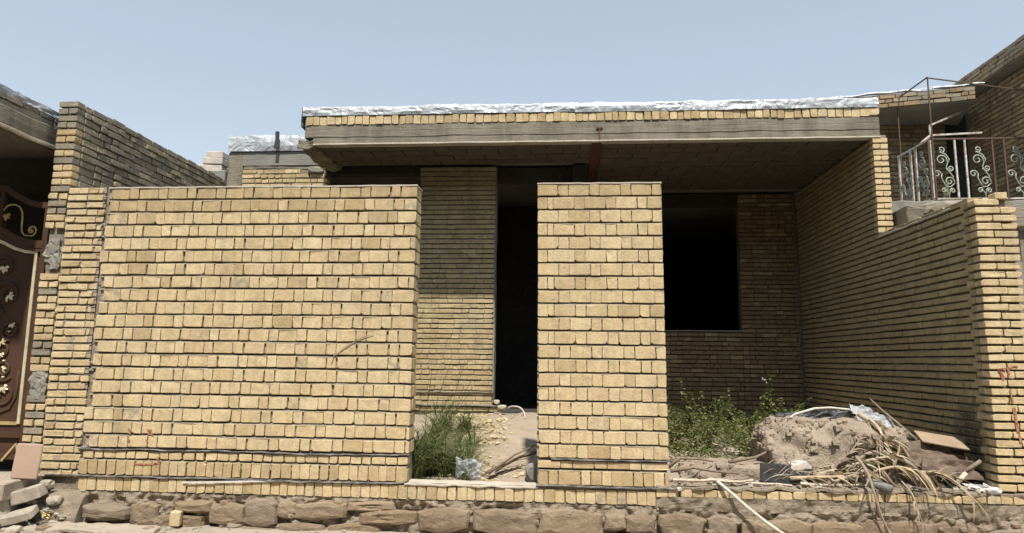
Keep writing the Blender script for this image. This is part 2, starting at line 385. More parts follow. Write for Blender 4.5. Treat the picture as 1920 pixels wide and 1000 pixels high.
def sheet(name, mat, parent, O, ang, x0, x1, z0, z1, amp=0.004, step=0.03, freq=14):
    """uneven mortar face standing on the wall plane (outward = local -y)"""
    nx = max(2, int((x1-x0)/step)); nz = max(2, int((z1-z0)/step)); m = Matrix.Translation(O) @ Matrix.Rotation(ang, 4, 'Z')
    mb = MB(); vs = []
    for i in range(nx+1):
        for k in range(nz+1):
            x = x0+(x1-x0)*i/nx; z = z0+(z1-z0)*k/nz
            vs.append(m @ Vector((x, amp*(N3(x*freq+ang, 3.1, z*freq)+0.6*N3(x*freq*3, 5.1+ang, z*freq*3)), z)))
    fs = [(i*(nz+1)+k, (i+1)*(nz+1)+k, (i+1)*(nz+1)+k+1, i*(nz+1)+k+1) for i in range(nx) for k in range(nz)]
    mb.add(vs, fs); return mb.build(name, mat, parent)
def beds(parent, zs, x0, x1, O, ang, h=.008, ch=.054, rec=.006):
    """mortar squeezed out on top of each course: one uneven fillet per bed joint"""
    m = Matrix.Translation(O) @ Matrix.Rotation(ang, 4, 'Z'); mb = MB(); n = max(4, int((x1-x0)/.05))
    for z in zs:
        vs = []
        for i in range(n+1):
            x = x0+(x1-x0)*i/n; y = .004*N3(x*6, z*9, 2)+.010*max(0, N3(x*2.3, z*7, 5)); hh = h*(1+.7*N3(x*7, z*5, 8)); zz = z+.003*N3(x*1.3, z*8, 3)
            pe = rec+.005*N3(x*11, z*13, 4)-.03*max(0, N3(x*4, z*9, 6)-.25)
            vs += [m @ Vector((x, pe+.02, zz-ch)), m @ Vector((x, pe, zz-ch+.006)), m @ Vector((x, pe, zz-.005)), m @ Vector((x, y, zz-.004)), m @ Vector((x, y, zz+hh*.7)), m @ Vector((x, y+.012, zz+hh)), m @ Vector((x, .05, zz+hh))]
        mb.add(vs, [(7*i+k, 7*i+7+k, 7*i+8+k, 7*i+k+1) for i in range(n) for k in range(6)])
    o = mb.build('bed_joint', m_bed, parent); o['kind'] = 'stuff'; return o
def row(x0, x1, pat, joint, k0=0, jit=0.08):
    """lay bricks of the pattern's widths between x0 and x1: (centre, width, kind)"""
    out = []; x = x0; k = k0
    while x < x1-0.02:
        kd, wd = pat[k % len(pat)]; wd *= 1+U(-jit, jit); wd = min(wd, x1-x)
        if x1-(x+wd) < 0.03: wd = x1-x
        out.append((x+wd/2, wd, kd if wd > KIND[kd][0]*0.55 else {'S': 'H', 'T': 'U'}.get(kd, kd))); x += wd+joint*rnd.choice((.5, .7, .9, 1.0, 1.2, 1.4, 2.2)); k += 1
    return out
def thin_row(x0, x1, joint=0.009):
    out = []; x = x0
    while x < x1-0.02:
        kd = 'T' if rnd.random() < 0.6 else 'U'; wd = (.2 if kd == 'T' else .095)*U(.9, 1.06); wd = min(wd, x1-x)
        if x1-(x+wd) < 0.035: wd = x1-x
        out.append((x+wd/2, wd, kd if wd > .12 else 'U')); x += wd+joint*U(.5, 1.4)
    return out
def wavy(name, mat, parent, x0, x1, z, y0, y1, th, amp=0.006, ends=None):
    """plastic damp course poking out of a bed joint"""
    n = int((x1-x0)/0.03); mb = MB(); vs = []
    for i in range(n+1):
        x = x0+(x1-x0)*i/n; zz = z+amp*N3(x*2.2, z, 1)*2+amp*N3(x*9, z, 4); yo = y0+0.008*N3(x*4, z, 8)
        dr = 0.005*max(0, N3(x*3, 2, z*5))
        vs += [(x, yo, zz-dr), (x, yo, zz+th-dr), (x, y1, zz+th), (x, y1, zz)]
    fs = []
    for i in range(n):
        for k in range(4): fs.append((4*i+k, 4*i+4+k, 4*i+4+(k+1) % 4, 4*i+(k+1) % 4))
    fs += [(0, 1, 2, 3), (4*n+3, 4*n+2, 4*n+1, 4*n)]
    mb.add(vs, fs); return mb.build(name, mat, parent, recalc=True)
def stroke(name, mat, parent, pts, wd, y):
    """spray-painted line on a wall facing -y"""
    mb = MB(); pts = [Vector((p[0], y, p[1])) for p in pts]; vs = []; k = len(pts)
    for i, p in enumerate(pts):
        d = pts[min(i+1, k-1)]-pts[max(i-1, 0)]; n = Vector((-d.z, 0, d.x)).normalized()
        ww = wd*U(.6, 1.15); vs += [p-n*ww/2, p+n*ww/2, p+n*ww/2+Vector((0, .003, 0)), p-n*ww/2+Vector((0, .003, 0))]
    fs = [(0, 1, 2, 3)]
    for i in range(k-1):
        for q in range(4): fs.append((4*i+q, 4*i+4+q, 4*i+4+(q+1) % 4, 4*i+(q+1) % 4))
    mb.add(vs, fs); return mb.build(name, mat, parent, recalc=True)
def rock(name, mat, parent, c, r, seed, sub=2, amp=0.35, flat=True):
    bm = bmesh.new(); bmesh.ops.create_icosphere(bm, subdivisions=sub, radius=1)
    for v in bm.verts:
        p = v.co.copy(); k = 1+amp*N3(p.x*1.3+seed*3.7, p.y*1.3, p.z*1.3+seed)+amp*.4*N3(p.x*3.3, p.y*3.3+seed, p.z*3.3)
        q = p*k
        for ax in range(3): q[ax] = max(-.8, min(.8, q[ax]))
        v.co = Vector((c[0]+q.x*r[0]*1.2, c[1]+q.y*r[1]*1.2, c[2]+q.z*r[2]*1.2))
    m = bpy.data.meshes.new(name); bm.to_mesh(m); bm.free(); m.materials.append(mat)
    o = obj(name, m, None, None, not flat)
    if parent is not None: adopt(o, parent)
    return o

# ================================================================== SETTING
def street_z(x, y):
    return 0.055+0.02*N3(x*.8, y*.8, 1)+0.012*N3(x*4, y*4, 2)+0.006*N3(x*13, y*13, 3)
def yard_z(x, y):
    t = max(0, min(1, (y-.2)/2.6)); s = t*t*(3-2*t)
    base = .43+(.40 if x < .6 else .26)*s
    if x < .4: base += .10*math.exp(-((x+.75)/.5)**2-((y-1.7)/.8)**2)
    if x > .9: base += .10*math.exp(-((x-1.35)/.5)**2-((y-.55)/.35)**2)
    return base+0.03*N3(x*1.7, y*1.7, 5)+0.018*N3(x*5, y*5, 6)+0.008*N3(x*16, y*16, 7)
def terrain(name, mat, xs, ys, zf):
    mb = MB(); n = len(ys)
    mb.add([(x, y, zf(x, y)) for x in xs for y in ys], [(i*n+k, (i+1)*n+k, (i+1)*n+k+1, i*n+k+1) for i in range(len(xs)-1) for k in range(n-1)])
    o = mb.build(name, mat, None, True); o['kind'] = 'structure'; return o
def axis(lo, a, b, hi, st, far):
    v = [a+(b-a)*i/int((b-a)/st) for i in range(int((b-a)/st)+1)]
    return [lo+(a-lo)*i/far for i in range(far)]+v+[b+(hi-b)*(i+1)/far for i in range(far)]
terrain('ground', m_street, axis(-300, -6.5, 5, 300, .045, 6), axis(-300, -1.4, .25, 400, .04, 6), street_z)
rd = terrain('unseen_road', rough_material('asphalt', (0.055, 0.053, 0.05), (0.07, 0.067, 0.06), (0.045, 0.043, 0.04)), axis(-300, -8, 8, 300, 2, 4), [-9.5, -8, -6, -4, -2.6, -2.1], lambda x, y: .066+street_z(x, y)*.2)  # unseen dark road, added to cut bounce light into the porch
terrain('yard', m_dirt, [-4.8+8.5*i/170 for i in range(171)], [.16+4.6*i/92 for i in range(93)], yard_z)

# ================================================================== PLINTH
pl = thing('plinth_wall', 'low rubble stone plinth topped with upright buff bricks along the street', 'wall', (-.4, 0.05, 0))
slab('core', m_mud, pl, (-4.75, 3.95, .03, .21, -.1, .325), None, bev=0)
sheet('mud_mortar', m_mud, pl, (0, -.014, 0), 0, -4.75, 4.3, -.08, .328, .06, .018, 7)
sheet('mud_mortar', m_mud, pl, (0, -.006, 0), 0, .80, 4.3, .30, .412, .03, .02, 6)
slab('core', m_mud, pl, (3.95, 4.3, .03, .4, -.1, .40), None, bev=0)
# stones: left, right, bottom, top as they stand in the plinth
ST = [(-4.3, -3.86, .08, .235), (-3.88, -3.60, .03, .26), (-3.68, -3.5, .01, .13), (-3.46, -3.10, .17, .28), (-3.64, -3.16, .02, .165), (-3.14, -2.80, .07, .27), (-2.82, -2.50, .05, .31), (-2.53, -2.34, .14, .29), (-3.1, -2.5, -.02, .07),
      (-2.38, -1.88, .13, .30), (-2.5, -2.05, -.01, .12), (-2.06, -1.58, -.01, .13), (-1.80, -1.25, .11, .24), (-1.90, -1.45, .22, .31), (-1.27, -.79, .06, .28), (-.79, -.20, .05, .29), (-.22, .36, .04, .30), (.35, .54, .12, .28), (.52, .79, .10, .27), (.4, .75, -.02, .11),
      (.80, 1.20, .07, .285), (1.205, 1.47, .07, .275), (1.49, 1.64, .05, .25), (1.61, 2.08, -.02, .27), (2.05, 2.50, .03, .26), (2.45, 2.68, .09, .28), (2.67, 3.05, .11, .28), (3.0, 3.47, .07, .28), (3.42, 3.77, .02, .23), (3.73, 4.2, .05, .28), (2.2, 2.75, -.06, .09), (2.75, 3.42, -.06, .10)]
def wall_stone(x0, x1, z0, z1, seed, pr):
    r = random.Random(seed); cx, cz, a, b = (x0+x1)/2, (z0+z1)/2, (x1-x0)/2, (z1-z0)/2; n = 10; pw = r.choice((7, 9, 12)); sk = r.uniform(-.25, .25); ph = r.uniform(-.12, .12)
    out = []
    for k in range(n):
        t = 2*math.pi*k/n; c, s = math.cos(t), math.sin(t); q = 1/max(abs(c)**pw+abs(s)**pw, .004)**(1/pw)
        out.append((cx+a*c*q*r.uniform(.90, 1.02)*(1+sk*s*.5), cz+b*s*q*r.uniform(.84, 1.02)+ph*a*c*.5))
    vs = []; lv = [(.06, 1.0), (-pr*.45, .99), (-pr*.85, .9), (-pr, .6)]
    tx, tz = r.uniform(-.05, .05), r.uniform(-.10, .04)
    for y, s in lv:
        for px, pz in out:
            x, z = cx+(px-cx)*s, cz+(pz-cz)*s
            yy = y if y > 0 else y+(x-cx)*tx+(z-cz)*tz+.012*N3(x*7, seed, z*9)
            vs.append((x, yy, z))
    for k in range(5):
        t = 2*math.pi*k/5; x, z = cx+a*.32*math.cos(t), cz+b*.32*math.sin(t); vs.append((x, -pr+(x-cx)*tx+(z-cz)*tz+.018*N3(x*9, seed, z*9), z))
    vs.append((cx, -pr+.012*N3(cx*9, seed, cz), cz)); fs = []
    for i in range(3):
        for k in range(n): fs.append((i*n+k, i*n+(k+1) % n, (i+1)*n+(k+1) % n, (i+1)*n+k))
    for k in range(5):
        A, B, C, D, E = 3*n+2*k, 3*n+(2*k+1) % n, 3*n+(2*k+2) % n, 4*n+k, 4*n+(k+1) % 5
        fs += [(A, B, D), (B, E, D), (B, C, E), (D, E, 4*n+5)]
    mb = MB(); mb.add(vs, fs); return mb.build('stone', m_stone, pl, recalc=True)
for i, s in enumerate(ST): wall_stone(*s, i*7+3, U(.045, .085) if i else .12)
for i in range(46):           # pinning stones and pebbles wedged in the mud
    x = U(-4.3, 4.1); z = U(.02, .29); k = U(.012, .03)
    rock('pinning_stone', m_stone, pl, (x, -.03-U(0, .02), z), (k*1.4, k, k), i+50, 1)
pb = Bricks()
for x, wd, kd in row(-4.42, .79, [('B', .076)], .007, 0, .14):
    z0 = .335-.022*max(0, N3(x*1.3, 2, 2)); pb.put(x, (z0+.448)/2, wd, .448-z0, 'B', m_buff if rnd.random() < .8 else m_ochre)
for x, wd, kd in row(.80, 4.25, [('Q', .093)], .008, 0, .1): pb.put(x, .437+.012*(x-.8)/3+.004*N3(x*3, 1, 1), wd, .062, 'Q', m_buff if rnd.random() < .7 else m_ochre)
pb.build(pl)
sheet('bed_mortar', m_mortar, pl, (0, .012, 0), 0, -4.45, 4.27, .31, .47, .004, .03)
slab('bed_mortar', m_mortar, pl, (-4.45, .8, .016, .21, .32, .449), None, bev=0)
slab('mortar_bed', m_cap, pl, (-1.40, -.21, -.012, .2, .449, .468), .05, .012, 9, .004)
slab('mortar_bed', m_mud, pl, (.80, 4.28, -.004, .24, .474, .506), .035, .03, 9, .006)
slab('bed_mortar', m_mortar, pl, (.80, 4.28, .016, .24, .32, .474), None, bev=0)

# ================================================================== FRONT BOUNDARY WALL (rat-trap bond, bricks on edge)
Z0, PIT_R, TOPZ = .70, .1228, 3.165
def edge_wall(th, x0f, x1, left_ragged, pat, joint, ztop, B, mats):
    for k in range(20):
        zt = ztop-.010-k*PIT_R; h = .1015*U(.97, 1.02); z = zt-h/2
        a = x0f(k)
        for x, wd, kd in row(a, x1, pat, joint, k % 2, .05): B.put(x, z+.0035*N3(x*1.3, k, 3), wd, h, kd, mats(k), (0, 0, 0))
fwall = thing('boundary_wall', 'wide unplastered buff brick street wall with red scrawl, left of the pillar', 'wall', (-2.9, .1, .455))
fb = Bricks()
lx = [-4.40+U(-.035, .05) for _ in range(20)]
edge_wall(.22, lambda k: lx[k], -1.362, True, [('S', .180), ('H', .085)], .0085, TOPZ, fb, lambda k: m_ochre if (k == 0 or (k == 1 and rnd.random() < .75) or (k == 2 and rnd.random() < .35)) or rnd.random() < .05 else m_buff)  # top courses browner: tone-mapping darkening painted as ochre brick
for x, wd, kd in row(-4.40, -1.37, [('U', .098), ('U', .075), ('T', .11)], .009): fb.put(x, .651, wd, .06, 'U', m_buff)
for x, wd, kd in row(-4.43, -1.37, [('B', .078), ('B', .085), ('B', .072)], .007): fb.put(x, .538, wd, .122, 'B', m_ochre if rnd.random() < .55 else m_buff)
for k in range(20):           # end face seen past the corner
    zt = TOPZ-.010-k*PIT_R; h = .1035
    for y, wd, kd in ([(.155, .11, 'H')] if k % 2 else [(.15, .125, 'H')]): fb.put(y, zt-h/2, wd, h, kd, m_buff, (-1.362, 0, 0), math.pi/2, .09)
fb.build(fwall)
slab('mortar_core', m_mortar, fwall, (-4.42, -1.385, .05, .215, .455, 3.15), None, bev=0)
beds(fwall, [TOPZ-.010-k*PIT_R for k in range(20)], -4.40, -1.372, (0, .004, 0), 0, .009, .100, .020)
beds(fwall, [.60, .683], -4.44, -1.372, (0, .004, 0), 0, .007, .056, .018)
sheet('mortar', m_mortar, fwall, (0, .036, 0), 0, -4.46, -1.375, .455, 3.155, .005, .026)
sheet('mortar', m_mortar, fwall, (-1.376, 0, 0), math.pi/2, .02, .215, .455, 3.155, .003, .03)
slab('mortar_cap', m_cap, fwall, (-4.40, -1.358, -.004, .22, 3.155, 3.171), .06, .006, 8, .003)
wavy('damp_course', m_membrane, fwall, -4.45, -1.36, .698, -.012, .03, .008, .007)
wavy('damp_course', m_membrane, fwall, -4.75, -1.385, .459, -.018, .03, .009, .006)
stroke('strip_of_plastic', m_white_scrap, fwall, [(-3.42, .425), (-3.1, .435), (-2.85, .448), (-2.5, .458)], .018, -.016)
for pts, wd in ([((-3.98, .885), (-3.965, .87), (-3.97, .85), (-3.955, .84)), .02], [((-3.80, .88), (-3.765, .878), (-3.775, .845), (-3.79, .84)), .02], [((-3.77, .85), (-3.74, .83)), .016], [((-3.97, .79), (-3.96, .77)), .018],
                [((-3.80, .79), (-3.785, .765)), .02], [((-3.90, .575), (-3.8, .57), (-3.72, .575), (-3.66, .585)), .018], [((-3.68, .63), (-3.66, .60)), .018], [((-3.70, .585), (-3.68, .57)), .02]):
    stroke('painted_mark', m_redpaint, fwall, list(pts), wd, -.0075)
for pts in [((-2.02, 1.62), (-1.93, 1.68), (-1.83, 1.735), (-1.72, 1.775)), ((-2.1, 1.5), (-2.08, 1.57), (-2.02, 1.62))]:
    stroke('scratch', m_greymortar, fwall, list(pts), .006, -.0070)

# ================================================================== PILLAR
pil = thing('brick_pillar', 'free-standing buff brick pillar between the doorway gap and gate gap', 'pillar', (.34, .1, .455))
pbk = Bricks()
for k in range(20):
    zt = TOPZ+.004-.010-k*PIT_R*1.004; h = .1035; z = zt-h/2
    if k % 2 == 0: ws = [('S', .186), ('H', .092), ('S', .186), ('H', .09), ('S', .186), ('H', .09), ('S', .186), ('H', .08)]
    else: ws = [('H', .086), ('H', .05), ('S', .186), ('H', .09), ('S', .186), ('H', .09), ('S', .186), ('H', .085), ('H', .125)]
    tot = sum(q for _, q in ws); gap = (1.122-tot)/(len(ws)-1); x = -.232+.0012*k
    for kd, wd in ws:
        w2 = wd*U(.96, 1.02); pbk.put(x+wd/2, z, w2, h, kd, m_ochre if k == 0 or (k == 1 and rnd.random() < .5) or rnd.random() < .06 else m_buff); x += wd+gap  # pillar's upper courses also carry the tonal darkening as ochre brick
for x, wd, kd in row(-.215, .905, [('T', .19), ('U', .1)], .008): pbk.put(x, .655, wd, .058, 'T' if wd > .13 else 'U', m_ochre if rnd.random() < .3 else m_buff)
for x, wd, kd in row(-.212, .905, [('H', .085), ('H', .08), ('S', .185), ('H', .08)], .007): pbk.put(x, .545, wd, .118, kd, m_ochre if rnd.random() < .6 else m_buff)
pbk.build(pil)
slab('mortar_core', m_mortar, pil, (-.215, .89, .05, .215, .455, 3.16), None, bev=0)
beds(pil, [TOPZ-.006-k*PIT_R*1.004 for k in range(20)], -.225, .898, (0, .004, 0), 0, .009, .101, .020)
beds(pil, [.603, .683], -.21, .9, (0, .004, 0), 0, .007, .056, .018)
sheet('mortar', m_mortar, pil, (0, .036, 0), 0, -.222, .9, .455, 3.16, .005, .026)
slab('mortar_cap', m_cap, pil, (-.236, .90, -.004, .22, 3.162, 3.176), .06, .005, 8, .003)
wavy('damp_course', m_membrane, pil, -.1, .92, .700, -.016, .03, .008, .006)
wavy('damp_course', m_membrane, pil, -.23, 1.0, .476, -.02, .03, .009, .006)
rock('mortar_lump', m_cap, pil, (.99, -.02, .478), (.025, .02, .02), 5, 1)

# ================================================================== LEFT: tall party wall, toothed pier
PC = .0722
tw = thing('party_wall', 'tall weathered grey-brown brick party wall running back at the left', 'wall', (-4.9, 1.4, .4))
tb = Bricks()
for k in range(51):
    z = 4.055-.028-k*PC
    if z < .5: break
    grey = (2.35 < z < 2.75) or (1.14 < z < 1.42) or (.55 < z < .75 and rnd.random() < .6)
    mt = m_old if (k < 3 or rnd.random() < .2) else (m_buff if rnd.random() < .75 else m_ochre)
    if not grey:
        ws = [(-4.905, .195)] if k % 2 == 0 else [(-4.955, .095), (-4.852, .092)]
        if z < 3.15: ws = [(a-.015, b*.93) for a, b in ws]
        for x, wd in ws: tb.put(x, z, wd, .055, 'T' if wd > .13 else 'U', mt, (0, 0, 0), 0, .1)
    if z > 2.95:
        for y, wd, kd in thin_row(.108 if k % 2 else .112, 2.95): tb.put(y, z+.006*N3(y*2, k, 7), wd, .054, kd, m_old, (-4.805+.02*N3(y*.9, z*1.2, 4)+U(-.008, .008), 0, 0), math.pi/2, .1, 2.2)
tb.build(tw)
slab('mortar_core', m_mortar, tw, (-4.985, -4.83, .03, 2.95, .4, 4.04), None, bev=0)
sheet('mortar', m_greymortar, tw, (-4.822, 0, 0), math.pi/2, .02, 2.95, 2.9, 4.05, .008, .03)
for zc, zh in ((2.52, .15), (1.29, .14), (.66, .07)):
    cp = rock('cement_patch', m_greymortar, tw, (-4.915, .03, zc), (.085, .035, zh*1.1), zc*9, 4, .55)
    for v in cp.data.vertices: v.co += Vector((N3(v.co.x*14, 1, v.co.z*14)*.03, N3(v.co.x*30, 3, v.co.z*30)*.012, N3(v.co.x*14, 6, v.co.z*14)*.03))
jp = thing('toothed_pier', 'narrow thin-coursed brick strip joining the party wall to the street wall', 'wall', (-4.6, .1, .4))
jb = Bricks()
for k in range(38):
    z = 3.14-k*PC
    if z < .34: break
    a = -4.815+U(-.008, .008)+.004*(k > 30); e = -4.43+U(-.04, .015)
    for x, wd, kd in thin_row(a, e, .012): jb.put(x, z, wd*.97, .050, kd, m_buff if rnd.random() < .85 else m_ochre, (0, 0, 0), 0, .1, 1.7)
jb.build(jp)
slab('mortar_core', m_mortar, jp, (-4.81, -4.41, .03, .21, .3, 3.15), None, bev=0)
beds(jp, [3.14-k*PC+.0265 for k in range(38)], -4.81, -4.43, (0, .008, 0), 0)
sheet('mortar', m_mortar, jp, (0, .026, 0), 0, -4.825, -4.36, .32, 3.165, .008, .026)
for i in range(16): rock('mortar_lump', m_greymortar, jp, (-4.42+U(-.03, .03), .016, U(.6, 3.1)), (U(.015, .035), .012, U(.01, .022)), i, 1)

# ================================================================== RIGHT: side wall and gate pier
XR = 3.68
sw = thing('side_wall', 'long shaded brick side wall of the yard with stepped top on the right', 'wall', (3.78, 2.3, .4))
sb = Bricks()
nrow = int((4.22-.47)/PC)
for k in range(nrow):
    z = 4.222-.03-k*PC; y0 = 1.96 if z > 3.05 else .225
    if z > 3.05:          # lit end of the raised part: alternate stretcher and two headers
        for x, wd in ([(3.765, .17)] if k % 2 == 0 else [(3.722, .083), (3.81, .083)]): sb.put(x, z, wd, .054, 'T' if wd > .12 else 'U', m_buff, (0, 1.957, 0), 0, .1)
        y0 = 2.062
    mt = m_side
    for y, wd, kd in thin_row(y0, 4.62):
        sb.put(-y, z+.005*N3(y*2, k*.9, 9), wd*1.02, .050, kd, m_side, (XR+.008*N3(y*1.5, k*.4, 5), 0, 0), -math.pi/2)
sb.build(sw)
slab('mortar_core', m_mortar, sw, (3.725, 3.86, .225, 4.75, .3, 3.015), None, bev=0)
slab('mortar_core', m_mortar, sw, (3.725, 3.85, 1.99, 4.75, 3.015, 4.268), None, bev=0)
beds(sw, [4.192-k*PC+.025 for k in range(17, 52)], -4.62, -.23, (XR+.012, 0, 0), -math.pi/2)
beds(sw, [4.192-k*PC+.025 for k in range(17)], -4.62, -1.99, (XR+.012, 0, 0), -math.pi/2)
sheet('mortar', m_mortar, sw, (XR+.04, 0, 0), -math.pi/2, -4.65, -.22, .4, 3.02, .005, .04)
sheet('mortar', m_mortar, sw, (XR+.04, 0, 0), -math.pi/2, -4.65, -1.99, 3.0, 4.22, .005, .04)
slab('mortar_cap', m_cap, sw, (3.672, 3.87, .24, 1.955, 3.013, 3.03), .07, .014, 6, .004)
rp = thing('gate_pier', 'sunlit brick gate pier with red painted marks at the right edge', 'pier', (3.77, .1, .45))
rb = Bricks()
for k in range(36):
    z = 3.0-.03-k*PC*.985
    if z < .52: break
    ws = [(3.60, .14), (3.75, .19)] if k % 2 == 0 else [(3.605, .20), (3.812, .125)]
    if k == 0: ws = [(3.60, .2)]
    off = U(-.004, .004)
    for x, wd in ws: rb.put(x+wd/2+off, z, wd, .052, 'T' if wd > .15 else 'U', m_buff, (0, 0, 0), 0, .1)
    d = .11 if k % 2 else .115
    rb.put(-(.102+.115/2), z, .105 if k % 2 else .112, .055, 'U', m_side, (3.60+(.022 if k % 2 else 0), 0, 0), -math.pi/2)  # pier's left face in the darker copy: its shade is in the colour
rb.put(3.83, 3.03, .1, .055, 'U', m_buff)
rb.build(rp)
slab('mortar_core', m_mortar, rp, (3.64, 3.92, .04, .24, .5, 2.99), None, bev=0)
for pts, wd in ([((3.675, 1.525), (3.69, 1.50), (3.70, 1.46), (3.705, 1.43)), .022], [((3.675, 1.50), (3.70, 1.53), (3.73, 1.515)), .015], [((3.745, 1.54), (3.755, 1.50), (3.75, 1.47)), .022], [((3.76, 1.53), (3.80, 1.55), (3.83, 1.545)), .016],
                [((3.755, 1.36), (3.757, 1.30), (3.765, 1.24)), .016], [((3.77, 1.20), (3.775, 1.10), (3.785, 1.0)), .03], [((3.79, 1.0), (3.80, .92)), .018]):
    stroke('painted_mark', m_redpaint, rp, list(pts), wd, -.0075)

# ================================================================== HOUSE
ho = thing('unfinished_house', 'unfinished single-storey brick house with deep concrete canopy behind the street wall', 'house', (0, 5, .8))
YC, YF, YB = 1.957, 2.95, 4.65
hb = Bricks()
# roof and canopy
slab('roof_slab', m_conc_dark, ho, (-3.26, 3.76, 2.03, 2.95, 4.27, 4.58), None, bev=0)
slab('roof_slab', m_conc_dark, ho, (-4.78, 3.76, 2.952, 9.2, 4.27, 4.58), None, bev=0)
for i, (z0, z1, y) in enumerate(((4.222, 4.243, -.012), (4.245, 4.325, .006), (4.327, 4.408, .0), (4.410, 4.487, .008))):
    slab('canopy_edge_board_course', m_cap if i == 0 else m_conc, ho, (-3.17 if i < 2 else -3.285, 3.775, YC+y, YC+.10, z0, z1), .07, .012 if i else .005, 4.3, .004)
slab('canopy_edge_core', m_conc, ho, (-3.15, 3.7, YC+.03, 2.04, 4.26, 4.575), None, bev=0)
slab('broken_canopy_corner', m_conc, ho, (-3.36, -3.14, YC+.0, 2.99, 4.20, 4.30), .04, .06, 6, .01)
for x, wd, kd in row(-3.27, 3.66, [('B', .082), ('B', .076), ('B', .088), ('H', .1)], .008, 0, .12):
    hb.put(x, 4.548+.006*N3(x*2, 1, 1), min(wd, .16), .112*U(.9, 1.02), 'B', m_ochre if rnd.random() < .35 else m_buff, (0, YC, 0), 0, .1, 1.6)
hb.put(3.70, 4.555, .16, .085, 'S', m_buff, (0, YC, 0))
sheet('mortar', m_mortar, ho, (0, YC+.02, 0), 0, -3.29, 3.76, 4.48, 4.62, .006, .03)
def foil(name, x0, x1, y, z0, z1, seed, back=.5):
    n = int((x1-x0)/.022); prof = [(-.008, 0), (-.010, .3), (-.008, .55), (-.004, .78), (.008, .94), (.04, 1.0), (.10, 1.03), (.2, 1.05), (back, 1.06)]
    mb = MB(); vs = []
    for i in range(n+1):
        x = x0+(x1-x0)*i/n; tz = .020*N3(x*1.1, seed, 1)+.016*N3(x*3.5, seed, 2)+.007*N3(x*13, seed, 3)
        for py, pz in prof:
            cr = abs(N3(x*1.6+pz*1.5, seed, pz*1.2))*.034-.010+.010*N3(x*4+pz*3, seed+3, pz*3)+.012*abs(N3(x*8-pz*4, seed, pz*3))
            k = .6
            vs.append((x, y+py-cr*k+.012, z0+(z1-z0)*pz+tz*min(1, .1+pz)+(0.02*N3(x*6, py*8, seed) if py > .03 else 0)))
    q = len(prof); fs = [(i*q+k, (i+1)*q+k, (i+1)*q+k+1, i*q+k+1) for i in range(n) for k in range(q-1)]
    mb.add(vs, fs); o = mb.build(name, m_foil, ho, False); return o
foil('roof_foil', -3.32, .2, YC-.012, 4.612, 4.74, 3); foil('roof_foil', .15, 3.775, YC-.016, 4.603, 4.735, 8)
# the foil hangs down over the canopy's left end
mb = MB(); mb.add([(-3.325+.012*N3(y*7, z*9, 2), y, z) for y in [YC-.03+.12*i for i in range(9)] for z in (4.46+.02*(i % 3), 4.55, 4.64, 4.73)], [(i*4+k, i*4+4+k, i*4+5+k, i*4+k+1) for i in range(8) for k in range(3)]); mb.build('roof_foil_flap', m_foil, ho)
slab('roof_screed', m_conc_dark, ho, (-3.28, 3.76, YC+.06, 9.2, 4.58, 4.70), None, bev=0)
slab('roof_screed', m_conc_dark, ho, (-4.76, -3.29, 3.0, 9.2, 4.58, 4.70), None, bev=0)
foil('roof_foil', -4.80, -3.35, YF-.03, 4.475, 4.725, 5, .4)
slab('black_strap', m_black, ho, (-4.085, -4.03, YF-.10, YF-.075, 4.49, 4.74), .05, .01, 9, .003)
# ceiling of clay blocks, each a piece
cm = {}
def ceil_blocks(x0, x1, y0, y1, bw, bd):
    nx = int((x1-x0)/bw); ny = int((y1-y0)/bd)
    for k in range(ny):
        sh = .5*(k % 2)*bw
        for i in range(nx+1):
            a = x0+i*bw-sh; b = a+bw-.013; a, b = max(a, x0), min(b, x1)
            if b-a < .05: continue
            key = round(b-a, 3)
            if key not in cm:
                q = MB(); q.box(-key/2, key/2, -bd/2+.006, bd/2-.006, 0, .03, .0015); cm[key] = q.mesh('ceiling_block'); cm[key].materials.append(m_block)
            o = bpy.data.objects.new('ceiling_block', cm[key]); COL.objects.link(o); adopt(o, ho)
            o.location = ((a+b)/2, y0+(k+.5)*bd, 4.238+U(-.004, .005)); o.rotation_euler = (U(-.01, .01), U(-.006, .006), 0)
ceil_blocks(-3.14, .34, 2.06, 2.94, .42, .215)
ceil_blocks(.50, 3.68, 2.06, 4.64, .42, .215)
mb = MB(); mb.box(.36, .48, 2.0, 4.64, 4.215, 4.228); mb.box(.41, .43, 2.0, 4.64, 4.229, 4.30); mb.build('steel_beam', m_redbeam, ho)
mb = MB(); mb.box(.41, .49, YC-.014, YC+.0, 4.386, 4.40); mb.box(.443, .457, YC-.013, YC, 4.22, 4.385); mb.build('beam_end', m_redbeam, ho)
